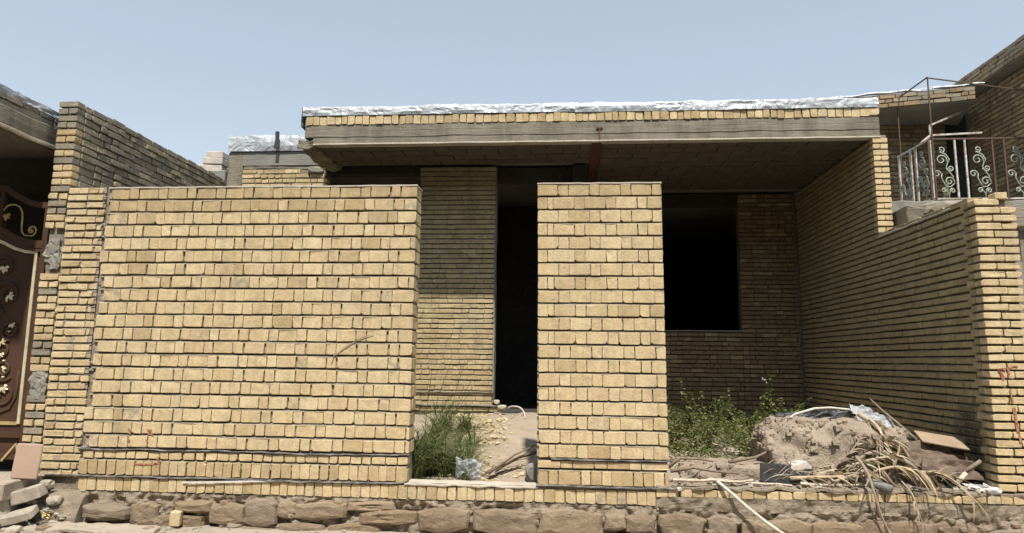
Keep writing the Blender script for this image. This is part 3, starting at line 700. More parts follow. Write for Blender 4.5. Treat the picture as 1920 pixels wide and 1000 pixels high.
# set-back front at YF: corner column, brick panel, window gap, brick pier, doorway
slab('corner_column', m_conc, ho, (-4.80, -4.57, YF, YF+.25, .6, 4.47), .1, .012, 4, .01)
slab('ring_beam', m_conc, ho, (-4.565, -3.3, YF+.01, YF+.25, 4.215, 4.46), .06, .02, 5, .008)
for k in range(18):
    z = 4.18-k*.069
    e = (-3.72, -3.36, -3.33, -3.33)[min(k, 3)]+U(-.01, .01)
    for x, wd, kd in thin_row(-4.57-(.02 if k in (1, 2) else 0), e): hb.put(x, z, wd, .053, kd, m_rear if rnd.random() < .7 else m_buff, (0, YF, 0))
slab('wall_core', m_mortar, ho, (-4.56, -3.35, YF+.02, YF+.22, .6, 4.215), None, bev=0)
rock('cement_patch', m_greymortar, ho, (-3.50, YF-.0, 4.19), (.12, .05, .05), 4, 2)
for k in range(49):
    z = 4.185-k*.0684
    if z < .85: break
    e = -.935+U(-.008, .004); a = -1.985
    if z < .955: e = -.80
    for x, wd, kd in thin_row(a+(.0 if k % 2 else -.01), e): hb.put(x, z+.003*N3(x*3, k, 2), wd*1.01, .049, kd, m_rear, (0, YF, 0), 0, .1, 1.4)
beds(ho, [4.185-k*.0684+.0245 for k in range(48)], -1.98, -.95, (0, YF+.008, 0), 0)
slab('pier_core', m_mortar, ho, (-1.97, -.95, YF+.03, YF+.22, .5, 4.215), None, bev=0)
slab('door_jamb', m_greymortar, ho, (-.948, -.918, YF+.03, YF+.24, .98, 4.22), .08, .008, 6, .004)
wavy('damp_course', m_membrane, ho, -1.99, -.92, 1.115, YF-.018, YF+.03, .012, .008)
wavy('damp_course', m_membrane, ho, -1.99, -.78, .945, YF-.03, YF+.03, .014, .006)
rock('mortar_lump', m_cap, ho, (-.80, YF-.02, .935), (.06, .05, .03), 9, 2); rock('mortar_lump', m_cap, ho, (-.87, YF-.01, 1.0), (.04, .04, .03), 12, 2)
slab('lintel', m_interior, ho, (-.916, .13, YF+.12, YF+.23, 4.02, 4.235), .1, .01, 4, .005)  # near-black lintel: porch shade put into its colour
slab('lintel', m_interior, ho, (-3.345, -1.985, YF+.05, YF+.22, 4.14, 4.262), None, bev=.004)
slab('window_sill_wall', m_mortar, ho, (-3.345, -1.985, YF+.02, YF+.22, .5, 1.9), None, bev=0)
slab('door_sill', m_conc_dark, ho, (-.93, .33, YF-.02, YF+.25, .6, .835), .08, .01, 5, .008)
slab('return_wall', m_interior, ho, (.13, .33, YF+.02, YB+.2, .5, 4.235), None, bev=0)  # wall coloured near-black in place of the shade falling on it
# back wall of the porch at YB
for k in range(49):
    z = 4.185-k*.069
    if z < .66: break
    for x, wd, kd in thin_row(2.79, 3.655): hb.put(x, z, wd, .053, kd, m_brown if rnd.random() < .85 else m_side, (0, YB, 0), 0, .1, 1.4)  # brownish brick, chosen darker than the pier's: porch shade put into colour
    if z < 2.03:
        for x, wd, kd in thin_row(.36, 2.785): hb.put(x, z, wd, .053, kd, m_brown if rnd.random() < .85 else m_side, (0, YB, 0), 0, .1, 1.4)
slab('wall_core', m_mortar, ho, (2.80, 3.70, YB+.035, YB+.22, .4, 4.235), None, bev=0)
slab('wall_core', m_mortar, ho, (.335, 2.795, YB+.035, YB+.22, .4, 2.03), None, bev=0)
slab('wall_core', m_mortar, ho, (.335, 1.05, YB+.022, YB+.22, 2.032, 4.235), None, bev=0)
slab('lintel', m_interior, ho, (1.052, 2.798, YB+.03, YB+.22, 4.05, 4.235), None, bev=.004)
slab('window_sill', m_cap, ho, (1.06, 2.79, YB-.006, YB+.2, 2.032, 2.046), .08, .006, 6, .003)
hb.build(ho)
# rooms behind the openings
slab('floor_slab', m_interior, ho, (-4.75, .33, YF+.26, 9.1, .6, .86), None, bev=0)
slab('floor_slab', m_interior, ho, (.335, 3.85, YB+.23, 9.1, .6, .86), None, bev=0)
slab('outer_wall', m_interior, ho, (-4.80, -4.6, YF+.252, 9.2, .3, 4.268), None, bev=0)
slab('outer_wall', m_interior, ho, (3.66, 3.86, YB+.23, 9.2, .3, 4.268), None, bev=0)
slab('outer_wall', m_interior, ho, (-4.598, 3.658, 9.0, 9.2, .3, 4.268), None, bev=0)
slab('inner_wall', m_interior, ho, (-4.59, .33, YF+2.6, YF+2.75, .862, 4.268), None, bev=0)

# ================================================================== UNSEEN HOUSES ADDED BEHIND THE CAMERA (block sky light from the porch)
def added_house(x0, x1, hgt, label, mat):
    t = thing('added_blocker_house', label, 'house', ((x0+x1)/2, -13, 0), 'added unseen houses blocking sky light')
    slab('wall', mat, t, (x0, x1, -19, -11.2, 0, hgt), None, bev=.02); slab('roof', m_conc_dark, t, (x0-.2, x1+.2, -19.2, -10.8, hgt+.002, hgt+.28), None, bev=.01)
    n = int((x1-x0)/2.6)
    for st in range(int(hgt//3.2)):
        for i in range(n):
            x = x0+(x1-x0)*(i+.5)/n; z = 1.1+3.2*st
            if st == 0 and i == n//2: slab('door', m_gate, t, (x-.5, x+.5, -11.23, -11.18, .02, 2.2), None, bev=.004)
            else:
                f = slab('window', m_white, t, (x-.6, x+.6, -11.22, -11.17, z, z+1.3), None, bev=.004); slab('pane', m_interior, f, (x-.53, x+.53, -11.21, -11.16, z+.07, z+1.23), None, bev=0)
added_house(-17, -.6, 7.2, 'unseen two-storey brick house added to block sky light, on the left', m_brown); added_house(.2, 16.5, 6.9, 'unseen two-storey brick house added to block sky light, on the right', m_brown)

# ================================================================== LEFT NEIGHBOUR
ln = thing('left_neighbour_canopy', 'concrete and brick entrance canopy over the brown gate at far left', 'canopy', (-6.2, .2, 3.6))
slab('canopy_slab', m_conc, ln, (-7.6, -5.09, -.95, .35, 3.63, 3.80), .08, .02, 4, .008)
slab('drip_edge', m_cap, ln, (-7.6, -5.075, -.96, .33, 3.60, 3.628), .08, .008, 4, .004)
slab('render_band', m_greymortar, ln, (-7.55, -5.105, -.93, .33, 3.802, 3.865), .06, .025, 6, .006)
lb = Bricks()
for k in range(1):
    for y, wd, kd in thin_row(-.92, .3): lb.put(y, 3.898, wd, .05, kd, m_old, (-5.10, 0, 0), math.pi/2)
lb.build(ln)
slab('screed', m_conc_dark, ln, (-7.5, -5.13, -.9, .3, 3.865, 3.93), None, bev=0)
mb = MB(); n = 60
mb.add([(-5.10+.03*N3(-.95+1.28*i/n*6, k, 2)-.04*(k == 3)*4, -.95+1.28*i/n, 3.925+(.0, .03, .062, .075)[k]+.012*N3(i*.4, k, 6)) for i in range(n+1) for k in range(4)], [(i*4+k, i*4+4+k, i*4+5+k, i*4+k+1) for i in range(n) for k in range(3)])
mb.build('roof_felt', m_foil, ln)
slab('soffit', m_block, ln, (-7.5, -5.12, -.92, .33, 3.585, 3.599), None, bev=0)  # thin dark sheet under the slab: underside shade put into its colour
slab('back_wall', m_interior, ln, (-8.5, -5.0, 1.9, 2.0, 0, 3.62), None, bev=0)
slab('porch_roof', m_interior, ln, (-8.5, -5.02, .36, 2.2, 3.60, 3.75), None, bev=0)
slab('porch_wall', m_interior, ln, (-8.5, -8.35, .3, 1.9, 0, 3.6), None, bev=0)
slab('apron', m_street, ln, (-7.5, -4.78, -.42, .3, .30, .455), .06, .02, 5, .01)

gt = thing('metal_gate', 'dark brown metal gate with gold scrolls and leaves at the left edge', 'gate', (-5.9, .1, .46))
GY = .10
def arc(x0, z0, x1, z1, sag, n=14): return [(x0+(x1-x0)*i/n, z0+(z1-z0)*i/n-sag*4*(i/n)*(1-i/n)) for i in range(n+1)]
def strip(name, mat, pts, wd, y0, y1):
    """flat bar following a curve in the gate's plane"""
    mb = MB(); vs = []; k = len(pts)
    for i, p in enumerate(pts):
        a, b = pts[max(i-1, 0)], pts[min(i+1, k-1)]; d = Vector((b[0]-a[0], b[1]-a[1])).normalized(); n = (-d.y*wd/2, d.x*wd/2)
        vs += [(p[0]-n[0], y0, p[1]-n[1]), (p[0]+n[0], y0, p[1]+n[1]), (p[0]+n[0], y1, p[1]+n[1]), (p[0]-n[0], y1, p[1]-n[1])]
    fs = [(0, 1, 2, 3), (4*k-1, 4*k-2, 4*k-3, 4*k-4)]
    for i in range(k-1):
        for q in range(4): fs.append((4*i+q, 4*i+4+q, 4*i+4+(q+1) % 4, 4*i+(q+1) % 4))
    mb.add(vs, fs); return mb.build(name, mat, gt, recalc=True)
XG = -5.045
strip('frame_post', m_gate, [(XG-.02, .52), (XG-.02, 1.6), (XG-.02, 3.02)], .055, GY-.03, GY+.03)
top = [(-5.58, 3.20), (-5.52, 3.185), (-5.44, 3.13), (-5.36, 3.085), (-5.27, 3.045), (-5.17, 3.02), (-5.06, 3.015)]
strip('top_rail', m_gate, [(-6.6, 2.95), (-6.1, 3.1), (-5.75, 3.19)]+top, .055, GY-.032, GY+.032)
low = [(-5.62, 2.80), (-5.5, 2.74), (-5.38, 2.68), (-5.27, 2.645), (-5.16, 2.625), (-5.075, 2.62)]
strip('middle_rail', m_gate, [(-6.6, 2.9), (-6.0, 2.87)]+low, .075, GY-.034, GY+.034)
strip('middle_rail', m_gate, [(x, z-.055) for x, z in [(-6.6, 2.9), (-6.0, 2.87)]+low], .03, GY-.028, GY+.028)
strip('stile', m_gate, [(-5.56, 2.77), (-5.56, 3.17)], .035, GY-.03, GY+.03)
pan = MB(); q = [(-6.6, .62), (XG-.05, .62), (XG-.05, 2.56), (-5.16, 2.57), (-5.27, 2.59), (-5.38, 2.62), (-5.5, 2.68), (-5.62, 2.74), (-6.6, 2.84)]
pan.add([(x, y, z) for y in (GY, GY+.02) for x, z in q], [tuple(range(9)), tuple(range(17, 8, -1))]+[(i, (i+1) % 9, (i+1) % 9+9, i+9) for i in range(9)])
pan.build('panel', m_gate, gt, recalc=True)
strip('gold_trim', m_palegold, [(-5.66, 2.70), (-5.5, 2.64), (-5.38, 2.585), (-5.27, 2.555), (-5.165, 2.545)], .03, GY-.014, GY-.001)
strip('gold_trim', m_palegold, [(-5.15, 2.56), (-5.145, 1.7), (-5.14, .90)], .03, GY-.016, GY-.003)
strip('gold_trim', m_gold, [(-6.0, .905), (-5.155, .905)], .03, GY-.014, GY-.001)
strip('bottom_rail', m_gate, [(-6.6, .80), (XG-.05, .80)], .05, GY-.03, GY+.0)
strip('bottom_rail', m_gate, [(-6.6, .60), (XG-.05, .60)], .05, GY-.03, GY+.01)
strip('gold_trim', m_gold, [(-5.25, .56), (-5.17, .66), (-5.12, .72), (-5.10, .66)], .02, GY-.04, GY-.03)
def spiral(cx, cz, r0, turns, a0, sgn, n=26, rend=.2):
    return [(cx+r0*(1-(1-rend)*t)*math.cos(a0+sgn*turns*2*math.pi*t), cz+r0*(1-(1-rend)*t)*math.sin(a0+sgn*turns*2*math.pi*t)) for t in [i/n for i in range(n+1)]]
def scroll(name, mat, pts, r, y, par, n=6): 
    mb = MB(); mb.tube([(p[0], y, p[1]) for p in pts], r, n); return mb.build(name, mat, par, True)
s1 = [(-5.56, 2.93), (-5.545, 2.975), (-5.515, 3.01), (-5.47, 3.03), (-5.42, 3.025), (-5.375, 3.0), (-5.345, 2.95), (-5.335, 2.88), (-5.335, 2.8), (-5.325, 2.745), (-5.295, 2.715), (-5.25, 2.71)]
scroll('scroll', m_gold, s1+spiral(-5.225, 2.765, .058, 1.3, -1.9, 1), .0085, GY-.01, gt)
def leaf(name, mat, cx, cz, s, a, par, y):
    out = [(-1, .1), (-.6, .55), (0, .6), (.35, .3), (.8, .55), (1, .1), (.6, -.05), (.75, -.5), (.25, -.35), (-.05, -.75), (-.3, -.3), (-.1, .05), (-.45, .2), (-.7, -.1)]
    mb = MB(); n = len(out); ca, sa = math.cos(a), math.sin(a)
    P = [(cx+s*(u*ca-v*sa), cz+s*(u*sa+v*ca)) for u, v in out]
    vs = [(x, y, z) for x, z in P]+[(cx+(x-cx)*.75, y-.008, cz+(z-cz)*.75) for x, z in P]+[(cx, y-.014, cz)]
    fs = [(i, (i+1) % n, (i+1) % n+n, i+n) for i in range(n)]+[(i+n, (i+1) % n+n, 2*n) for i in range(n)]
    mb.add(vs, fs); return mb.build(name, mat, par, recalc=True)
leaf('leaf_ornament', m_orange_gold, -5.52, 2.90, .06, .3, gt, GY-.01); leaf('leaf_ornament', m_orange_gold, -5.235, 2.765, .035, 1.2, gt, GY-.01)
for cx, cz, r in ((-5.47, 2.40, .13), (-5.40, 2.13, .15), (-5.53, 1.9, .12), (-5.33, 1.78, .1), (-5.40, 1.60, .1), (-5.36, 1.40, .11), (-5.33, 1.18, .14)):
    scroll('embossed_scroll', m_gate, spiral(cx, cz, r, 1.4, U(0, 6), rnd.choice((-1, 1)), 30, .25), .014, GY-.004, gt)
scroll('embossed_scroll', m_gate, [(-5.6, .99), (-5.4, .98), (-5.25, 1.04), (-5.2, 1.15), (-5.2, 1.4)], .012, GY-.004, gt)
for cx, cz, s, a in ((-5.47, 2.375, .062, 0.2), (-5.37, 2.10, .06, 1.0), (-5.50, 2.03, .03, 0), (-5.315, 1.825, .04, .5), (-5.335, 1.77, .018, 0), (-5.39, 1.66, .045, 1.1), (-5.40, 1.54, .042, .2), (-5.355, 1.49, .018, 0), (-5.34, 1.41, .042, 2.), (-5.345, 1.335, .018, 0), (-5.33, 1.215, .06, .7)):
    leaf('leaf_ornament', m_palegold, cx, cz, s, a, gt, GY-.015)
slab('paper_tag', m_white_scrap, gt, (-5.53, -5.47, GY-.012, GY-.004, 1.975, 2.02), None, bev=.002)

# ---- rubble at the gate's foot
def prism(name, mat, label, cat, c, sz, rot, amp=.01, seg=.05, group=None):
    o = slab(name, mat, None, (-sz[0]/2, sz[0]/2, -sz[1]/2, sz[1]/2, -sz[2]/2, sz[2]/2), seg, amp, 7, .008)
    o.location = c; o.rotation_euler = rot; tag(o, label, cat, group); return o
prism('stone_tile', m_tile, 'pinkish stone tile leaning on edge against the brown gate', 'tile', (-4.755, -.22, .61), (.235, .025, .30), (-.10, .03, .06), .003, .1)
prism('kerb_block', m_rubble, 'pale concrete kerb block in the left corner, half out of frame', 'block', (-4.93, -.30, .235), (.26, .16, .16), (0, -.03, .1), .012)
prism('kerb_block', m_rubble, 'pale slanting concrete kerb block below the pink tile', 'block', (-4.69, -.24, .335), (.24, .14, .11), (.05, -.30, .12), .012)
prism('broken_slab', m_rubble, 'flat broken mortar slab lying in front of the kerb blocks', 'slab', (-4.68, -.36, .17), (.30, .16, .07), (.12, -.28, .15), .02)
prism('pallet_plank', m_wood, 'dark wooden plank end lying in the bottom left corner', 'plank', (-4.86, -.44, .12), (.22, .1, .03), (0, 0, .2), .004)
prism('flat_stone', m_street, 'wide flat pale stone slab on the dirt below the wall at left', 'stone', (-3.95, -.30, .075), (.95, .22, .035), (.02, .02, .03), .02, .06)
prism('half_brick', m_chip, 'lone upright half brick on the dirt below the street wall', 'brick', (-3.40, -.105, .135), (.085, .08, .12), (0, .06, .2), .008)
mb = MB(); vs = []
for i in range(9):
    for k in range(9): vs.append((-4.50+.011*i+.01*N3(i, k, 1), -.29+.03*N3(i*.5, k*.5, 9)-.004*k, .14+.010*k*(1-.5*i/8)+.02*N3(i*.6, k*.6, 3)))
mb.add(vs, [(i*9+k, i*9+9+k, i*9+10+k, i*9+k+1) for i in range(8) for k in range(8)])
tag(mb.build('food_wrapper', m_yellow, None), 'crumpled yellow and white wrapper among the rubble at left', 'wrapper')
LR = [(-4.62, -.18, .46, .035), (-4.55, -.2, .45, .04), (-4.48, -.1, .43, .03), (-4.5, -.12, .28, .03), (-4.42, -.12, .24, .02), (-4.38, -.12, .3, .02), (-4.1, -.24, .13, .03), (-3.93, -.34, .1, .035), (-3.6, -.3, .09, .03), (-4.52, -.38, .12, .03)]
RC = [(-4.60, -.46, .05, m_rubble, 'pale rubble chunk in front of the broken mortar slab'), (-4.40, -.40, .045, m_stone, 'brown rubble chunk right of the yellow wrapper'), (-4.22, -.30, .04, m_rubble, 'grey rubble chunk before the leftmost plinth stone'), (-4.78, -.52, .04, m_chip, 'buff rubble chunk at the bottom left picture edge'),
      (-3.80, -.20, .042, m_rubble, 'pale rubble chunk on the flat stone slab'), (-3.55, -.26, .035, m_stone, 'brown rubble chunk just left of the upright half brick'), (-4.50, -.16, .05, m_rubble, 'rubble chunk wedged behind the yellow wrapper'), (-4.62, -.14, .05, m_rubble, 'rubble chunk wedged behind the slanting kerb block')]
for i, (x, y, k, mt, lb) in enumerate(RC):
    z = street_z(x, y)+k*.5 if i < 6 else (.27, .40)[i-6]
    tag(rock('rubble_chunk', mt, None, (x, y, z), (k*1.3, k, k*.8), i+300, 2, .5), lb, 'rubble', 'rubble chunks at the bottom left')
mb = MB()
def chips(mb, n, box, r0, r1, zf, seed=0):
    r = random.Random(seed)
    for i in range(n):
        x, y = r.uniform(box[0], box[1]), r.uniform(box[2], box[3]); s = r.uniform(r0, r1)*r.choice((.6, 1, 1, 1.3))
        z = zf(x, y)+s*.25
        m = Matrix.Rotation(r.uniform(0, 6.3), 3, 'Z') @ Matrix.Rotation(r.uniform(-.6, .6), 3, 'X')
        vs = [Vector((x, y, z))+m @ Vector((sx*s*r.uniform(.6, 1.3), sy*s*r.uniform(.5, .9), sz*s*r.uniform(.3, .6))) for sx in (-1, 1) for sy in (-1, 1) for sz in (-1, 1)]
        mb.add(vs, [(0, 1, 3, 2), (4, 6, 7, 5), (0, 4, 5, 1), (2, 3, 7, 6), (0, 2, 6, 4), (1, 5, 7, 3)])
def stuff(mb, name, mat, label, cat):
    o = mb.build(name, mat, None); o['kind'] = 'stuff'; o['label'] = label; o['category'] = cat; return o
chips(mb, 300, (-4.9, -3.4, -.55, -.10), .008, .03, street_z, 1); chips(mb, 40, (-4.9, -4.2, -.5, -.15), .02, .05, street_z, 21); chips(mb, 260, (-3.4, 4.2, -.4, -.08), .005, .016, street_z, 2)
chips(mb, 60, (-4.75, -4.4, -.2, -.05), .012, .03, lambda x, y: .28-.9*(x+4.75)*.5, 3)
stuff(mb, 'street_rubble', m_rubble, 'loose stones and mortar crumbs strewn below the plinth', 'rubble')
rock('rubble_bank', m_mud, None, (-4.52, -.02, .12), (.22, .16, .22), 3, 3)
tag(bpy.data.objects['rubble_bank'], 'grey earth bank piled against the wall end at left', 'soil')

# ================================================================== RIGHT NEIGHBOUR
rn = thing('right_neighbour_house', 'brown brick neighbouring house with balcony and roof overhang at upper right', 'house', (6, 4, 0))
nb = Bricks(); XN, YN = 6.65, 5.1
for k in range(44):
    z = 5.80-k*PC
    for y, wd, kd in thin_row(2.9, 5.05): nb.put(-y, z, wd, .055, kd, m_brown if rnd.random() < .8 else m_side, (XN, 0, 0), -math.pi/2, .1, 1.4)
for k in range(28):
    z = 5.46-k*PC
    for x, wd, kd in thin_row(4.6, 6.30): nb.put(x, z, wd, .055, kd, m_brown if rnd.random() < .6 else m_side, (0, YN, 0), 0, .1, 1.4)
fa = math.atan2(4.03-4.33, 6.16-4.92)
for k in range(3):
    for x, wd, kd in thin_row(-.7, 1.28): nb.put(x, 5.535+k*.068, wd, .057, kd, m_brown if rnd.random() < .6 else m_old, (4.92, 4.33, 0), fa, .1, 2)
for k in range(4):
    for y, wd, kd in thin_row(2.6, 4.75): nb.put(-y, 5.90+k*.066, wd, .054, kd, m_old if rnd.random() < .7 else m_brown, (6.40, 0, 0), -math.pi/2, .1, 1.8)
nb.build(rn)
slab('wall_core', m_mortar, rn, (XN+.022, XN+.3, 2.8, 5.2, 0, 5.85), None, bev=0)
slab('wall_core', m_mortar, rn, (4.5, 6.3, YN+.022, YN+.25, 0, 5.5), None, bev=0)
slab('door_leaf', m_interior, rn, (6.305, 6.668, YN+.06, YN+.1, 3.8, 5.86), None, bev=.004)
slab('roof_slab', m_conc_dark, rn, (6.425, 8.2, 2.6, 5.3, 5.86, 6.14), None, bev=.004)
q = MB(); P = [(4.25, 4.51), (6.16, 4.05), (6.60, 5.3), (4.25, 5.3)]
q.add([(x, y+.02, z) for z in (5.50, 5.72) for x, y in P], [(3, 2, 1, 0), (4, 5, 6, 7)]+[(i, (i+1) % 4, (i+1) % 4+4, i+4) for i in range(4)]); q.build('porch_roof', m_conc_dark, rn, recalc=True)
q = MB(); n = 50; vs = []
for i in range(n+1):
    t = i/n; x, y = 4.2+(6.3-4.2)*t, 4.50-.49*t
    for a, b in ((-.01, .01), (-.005, .03), (.04, .05), (.2, .06)): vs.append((x, y+a-.02*N3(x*5, b*9, 2), 5.725+b+.03*N3(x*3, b*5, 4)))
q.add(vs, [(i*4+k, i*4+4+k, i*4+5+k, i*4+k+1) for i in range(n) for k in range(3)]); q.build('roof_foil', m_foil, rn)
slab('balcony_slab', m_conc_dark, rn, (4.4, 6.64, 3.42, 5.1, 3.60, 3.80), .1, .02, 5, .01)
slab('lower_wall', m_mortar, rn, (4.5, 6.6, 3.6, 3.8, 0, 3.6), None, bev=0)
slab('annexe_roof', m_conc, rn, (3.90, 5.3, 1.7, 3.41, 3.10, 3.32), .08, .04, 4, .01)
slab('annexe_wall', m_mortar, rn, (3.95, 5.2, 1.9, 3.3, 0, 3.1), None, bev=0)
slab('window_pane', simple('blue_glass', (0.10, 0.16, 0.20), None, .2), rn, (5.5, 6.1, 3.575, 3.61, 2.75, 3.4), None, bev=0)
tag(rock('concrete_lump', m_conc, None, (4.25, 1.85, 3.28), (.2, .25, .10), 6, 3), 'broken concrete lump lying behind the side wall top', 'rubble')
tag(rock('concrete_lump', m_greymortar, None, (4.62, 2.3, 3.40), (.28, .3, .10), 8, 3), 'larger grey concrete lump below the balcony railing', 'rubble')
prism('loose_slab', m_conc, 'flat grey slab lying on rubble under the balcony railing', 'slab', (4.78, 2.35, 3.53), (.50, .3, .05), (.1, -.06, .1), .012)

ra = thing('balcony_railing', 'rusty white balcony railing with pale scroll ornaments', 'railing', (5.8, 3.5, 3.82))
RY = 3.5
def bar(name, mat, a, b, wd=.022, th=.022, par=ra):
    mb = MB(); mb.bar(a, b, wd, th); return mb.build(name, mat, par)
bar('top_rail', m_rust, (5.16, RY, 4.71), (6.64, RY, 4.71), .03); bar('bottom_rail', m_white, (5.16, RY, 3.845), (6.64, RY, 3.845))
for x, mt in ((5.145, m_rust), (5.175, m_white), (5.50, m_white), (5.635, m_white), (6.0, m_rust), (6.155, m_rust), (6.5, m_rust)): bar('post', mt, (x, RY, 3.84), (x, RY, 4.70))
bar('side_top_rail', m_white, (5.15, RY+.01, 4.70), (5.15, 4.36, 4.72)); bar('side_bottom_rail', m_white, (5.15, RY+.01, 3.86), (5.15, 4.36, 3.86))
for y in (4.34, 4.0, 3.86): bar('post', m_white, (5.15, y, 3.86), (5.15, y, 4.71), .026, .026)
def ornament(px, py, ux, uy, mat):
    K = .00244
    def T(pts): return [(px+ux*(a-345)*K, py+uy*(a-345)*K, 3.85+(790-b)*K) for a, b in pts]
    def sp(cx, cz, r, a0, sgn, t=1.25): return [(cx+r*(1-.75*s)*math.cos(a0+sgn*t*6.283*s), cz+r*(1-.75*s)*math.sin(a0+sgn*t*6.283*s)) for s in [i/18 for i in range(19)]]
    cs = [[(358, 790), (356, 760), (340, 735)]+sp(332, 742, 15, -.5, -1), [(358, 770), (365, 745)]+sp(378, 745, 15, 3.6, 1),
          [(352, 730), (335, 700), (322, 670), (325, 640)]+sp(300, 645, 22, .2, -1), [(345, 722), (370, 722), (392, 700)]+sp(364, 690, 28, .3, -1),
          [(385, 690), (385, 660), (365, 630), (352, 605), (362, 575)]+sp(328, 562, 32, .3, -1), [(352, 612), (360, 625)]+sp(375, 613, 18, 2.4, -1), [(362, 585), (372, 560), (355, 530), (325, 515)]+sp(333, 500, 20, 2.4, -1)]
    for c in cs:
        mb = MB(); mb.tube(T(c), .009, 5); mb.build('scroll', mat, ra, True)
for x in (5.345, 5.83, 6.33): ornament(x, RY, 1, 0, m_pale_green)
for y in (4.17, 3.68): ornament(5.15, y, 0, -1, m_pale_green)
pg = thing('awning_frame', 'thin rusty steel awning frame standing over the balcony railing', 'frame', (5.2, 3.6, 3.85))
for a, b in (((5.19, 3.47, 3.80), (5.19, 3.47, 5.60)), ((5.19, 4.35, 3.80), (5.19, 4.35, 5.63))): bar('post', m_rust, a, b, .015, .015, pg)
for a, b in (((5.18, 3.45, 5.61), (5.18, 4.40, 5.64)), ((5.18, 3.47, 5.61), (6.64, 3.47, 5.37)), ((5.19, 4.30, 5.62), (5.9, 4.38, 5.6))): bar('top_bar', m_rust, a, b, .015, .015, pg)
wf = thing('white_angle_frame', 'white metal angle frame above the balcony railing', 'frame', (5.7, 4.1, 4.8))
for a, b in (((5.50, 4.1, 5.12), (6.13, 4.35, 5.42)), ((5.51, 4.1, 5.12), (5.515, 4.1, 4.97)), ((5.515, 4.1, 4.97), (6.25, 4.1, 5.0)), ((5.50, 4.1, 4.96), (5.26, 3.9, 4.78))): bar('bar', m_white, a, b, .025, .025, wf)
tag(bar('steel_post', m_rust, (4.22, .75, 0), (4.22, .75, 3.06), .05, .05, None), 'dark rusty steel post right of the gate pier', 'post')

# blocks stacked on the roof behind the party wall
for i, (x, y, z, lb) in enumerate(((-5.32, 3.5, 4.37, 'lower pale block of the small stack behind the party wall'), (-5.28, 3.5, 4.485, 'middle pale block of the small stack behind the party wall'), (-5.27, 3.52, 4.59, 'top block of the pale stack behind the party wall'))):
    prism('pale_block', m_pale, lb, 'block', (x, y, z), (.36-.05*i, .25, .10), (0, U(-.03, .03), U(-.15, .15)), .008, .06, 'blocks stacked behind the party wall')
o = slab('left_rear_building', m_conc_dark, None, (-6.9, -5.02, 3.3, 5.0, 0, 4.31), None, bev=.01); tag(o, 'low grey flat roof behind the party wall carrying pale blocks', 'building')

# ================================================================== YARD: heap and junk by the gate gap
heap = rock('soil_heap', m_heap, None, (2.46, .68, .62), (.60, .46, .42), 21, 5, .30, False)
for v in heap.data.vertices:
    c = v.co; v.co += Vector((N3(c.x*6, c.y*6, c.z*6), N3(c.x*6+5, c.y*6, c.z*6), N3(c.x*6, c.y*6+5, c.z*6)))*.06+Vector((N3(c.x*13, c.y*13, 1), N3(c.x*14, 3, c.z*14), N3(c.y*12, c.x*12, c.z*12)))*.014+Vector((N3(c.x*17, c.y*17, c.z*17), 0, N3(c.x*19, c.y*19, c.z*19)))*.014
tag(heap, 'rounded heap of brown soil in the gate gap', 'soil heap')
cl = MB(); r = random.Random(77); hv = [v.co.copy() for v in heap.data.vertices if v.co.z > .55]
for i in range(520):
    c = hv[r.randrange(len(hv))]; k = r.choice((.008, .01, .014, .02, .03))*r.uniform(.7, 1.2)
    cl.add([c+Vector((sx*k*r.uniform(.5, 1.2), sy*k*r.uniform(.5, 1.2), sz*k*r.uniform(.4, 1))) for sx in (-1, 1) for sy in (-1, 1) for sz in (-1, 1)], [(0, 1, 3, 2), (4, 6, 7, 5), (0, 4, 5, 1), (2, 3, 7, 6), (0, 2, 6, 4), (1, 5, 7, 3)])
o = cl.build('clods', m_heap, heap, recalc=True); o.matrix_parent_inverse = Matrix(); o['kind'] = 'stuff'
tongue = rock('soil_spill', m_heap, None, (1.66, .60, .45), (.60, .38, .20), 33, 5, .35, False)
for v in tongue.data.vertices:
    c = v.co; v.co += Vector((N3(c.x*15, c.y*15, 4)*.015, N3(c.x*7, c.y*7, c.z*7)*.03+N3(c.x*21, 2, c.z*21)*.012, N3(c.x*9, c.y*9, c.z*9)*.03+N3(c.x*23, c.y*23, 8)*.012))
chm = MB(); r = random.Random(91)
for i in range(260):
    c = tongue.data.vertices[r.randrange(len(tongue.data.vertices))].co; k = r.choice((.006, .009, .012, .02))*r.uniform(.7, 1.2)
    if c.z > .5: chm.add([c+Vector((sx*k*r.uniform(.5, 1.2), sy*k*r.uniform(.5, 1.2), sz*k*r.uniform(.4, 1))) for sx in (-1, 1) for sy in (-1, 1) for sz in (-1, 1)], [(0, 1, 3, 2), (4, 6, 7, 5), (0, 4, 5, 1), (2, 3, 7, 6), (0, 2, 6, 4), (1, 5, 7, 3)])
o = chm.build('clods', m_heap, tongue, recalc=True); o.matrix_parent_inverse = Matrix(); o['kind'] = 'stuff'
tag(tongue, 'low tongue of soil spilling left of the heap', 'soil')
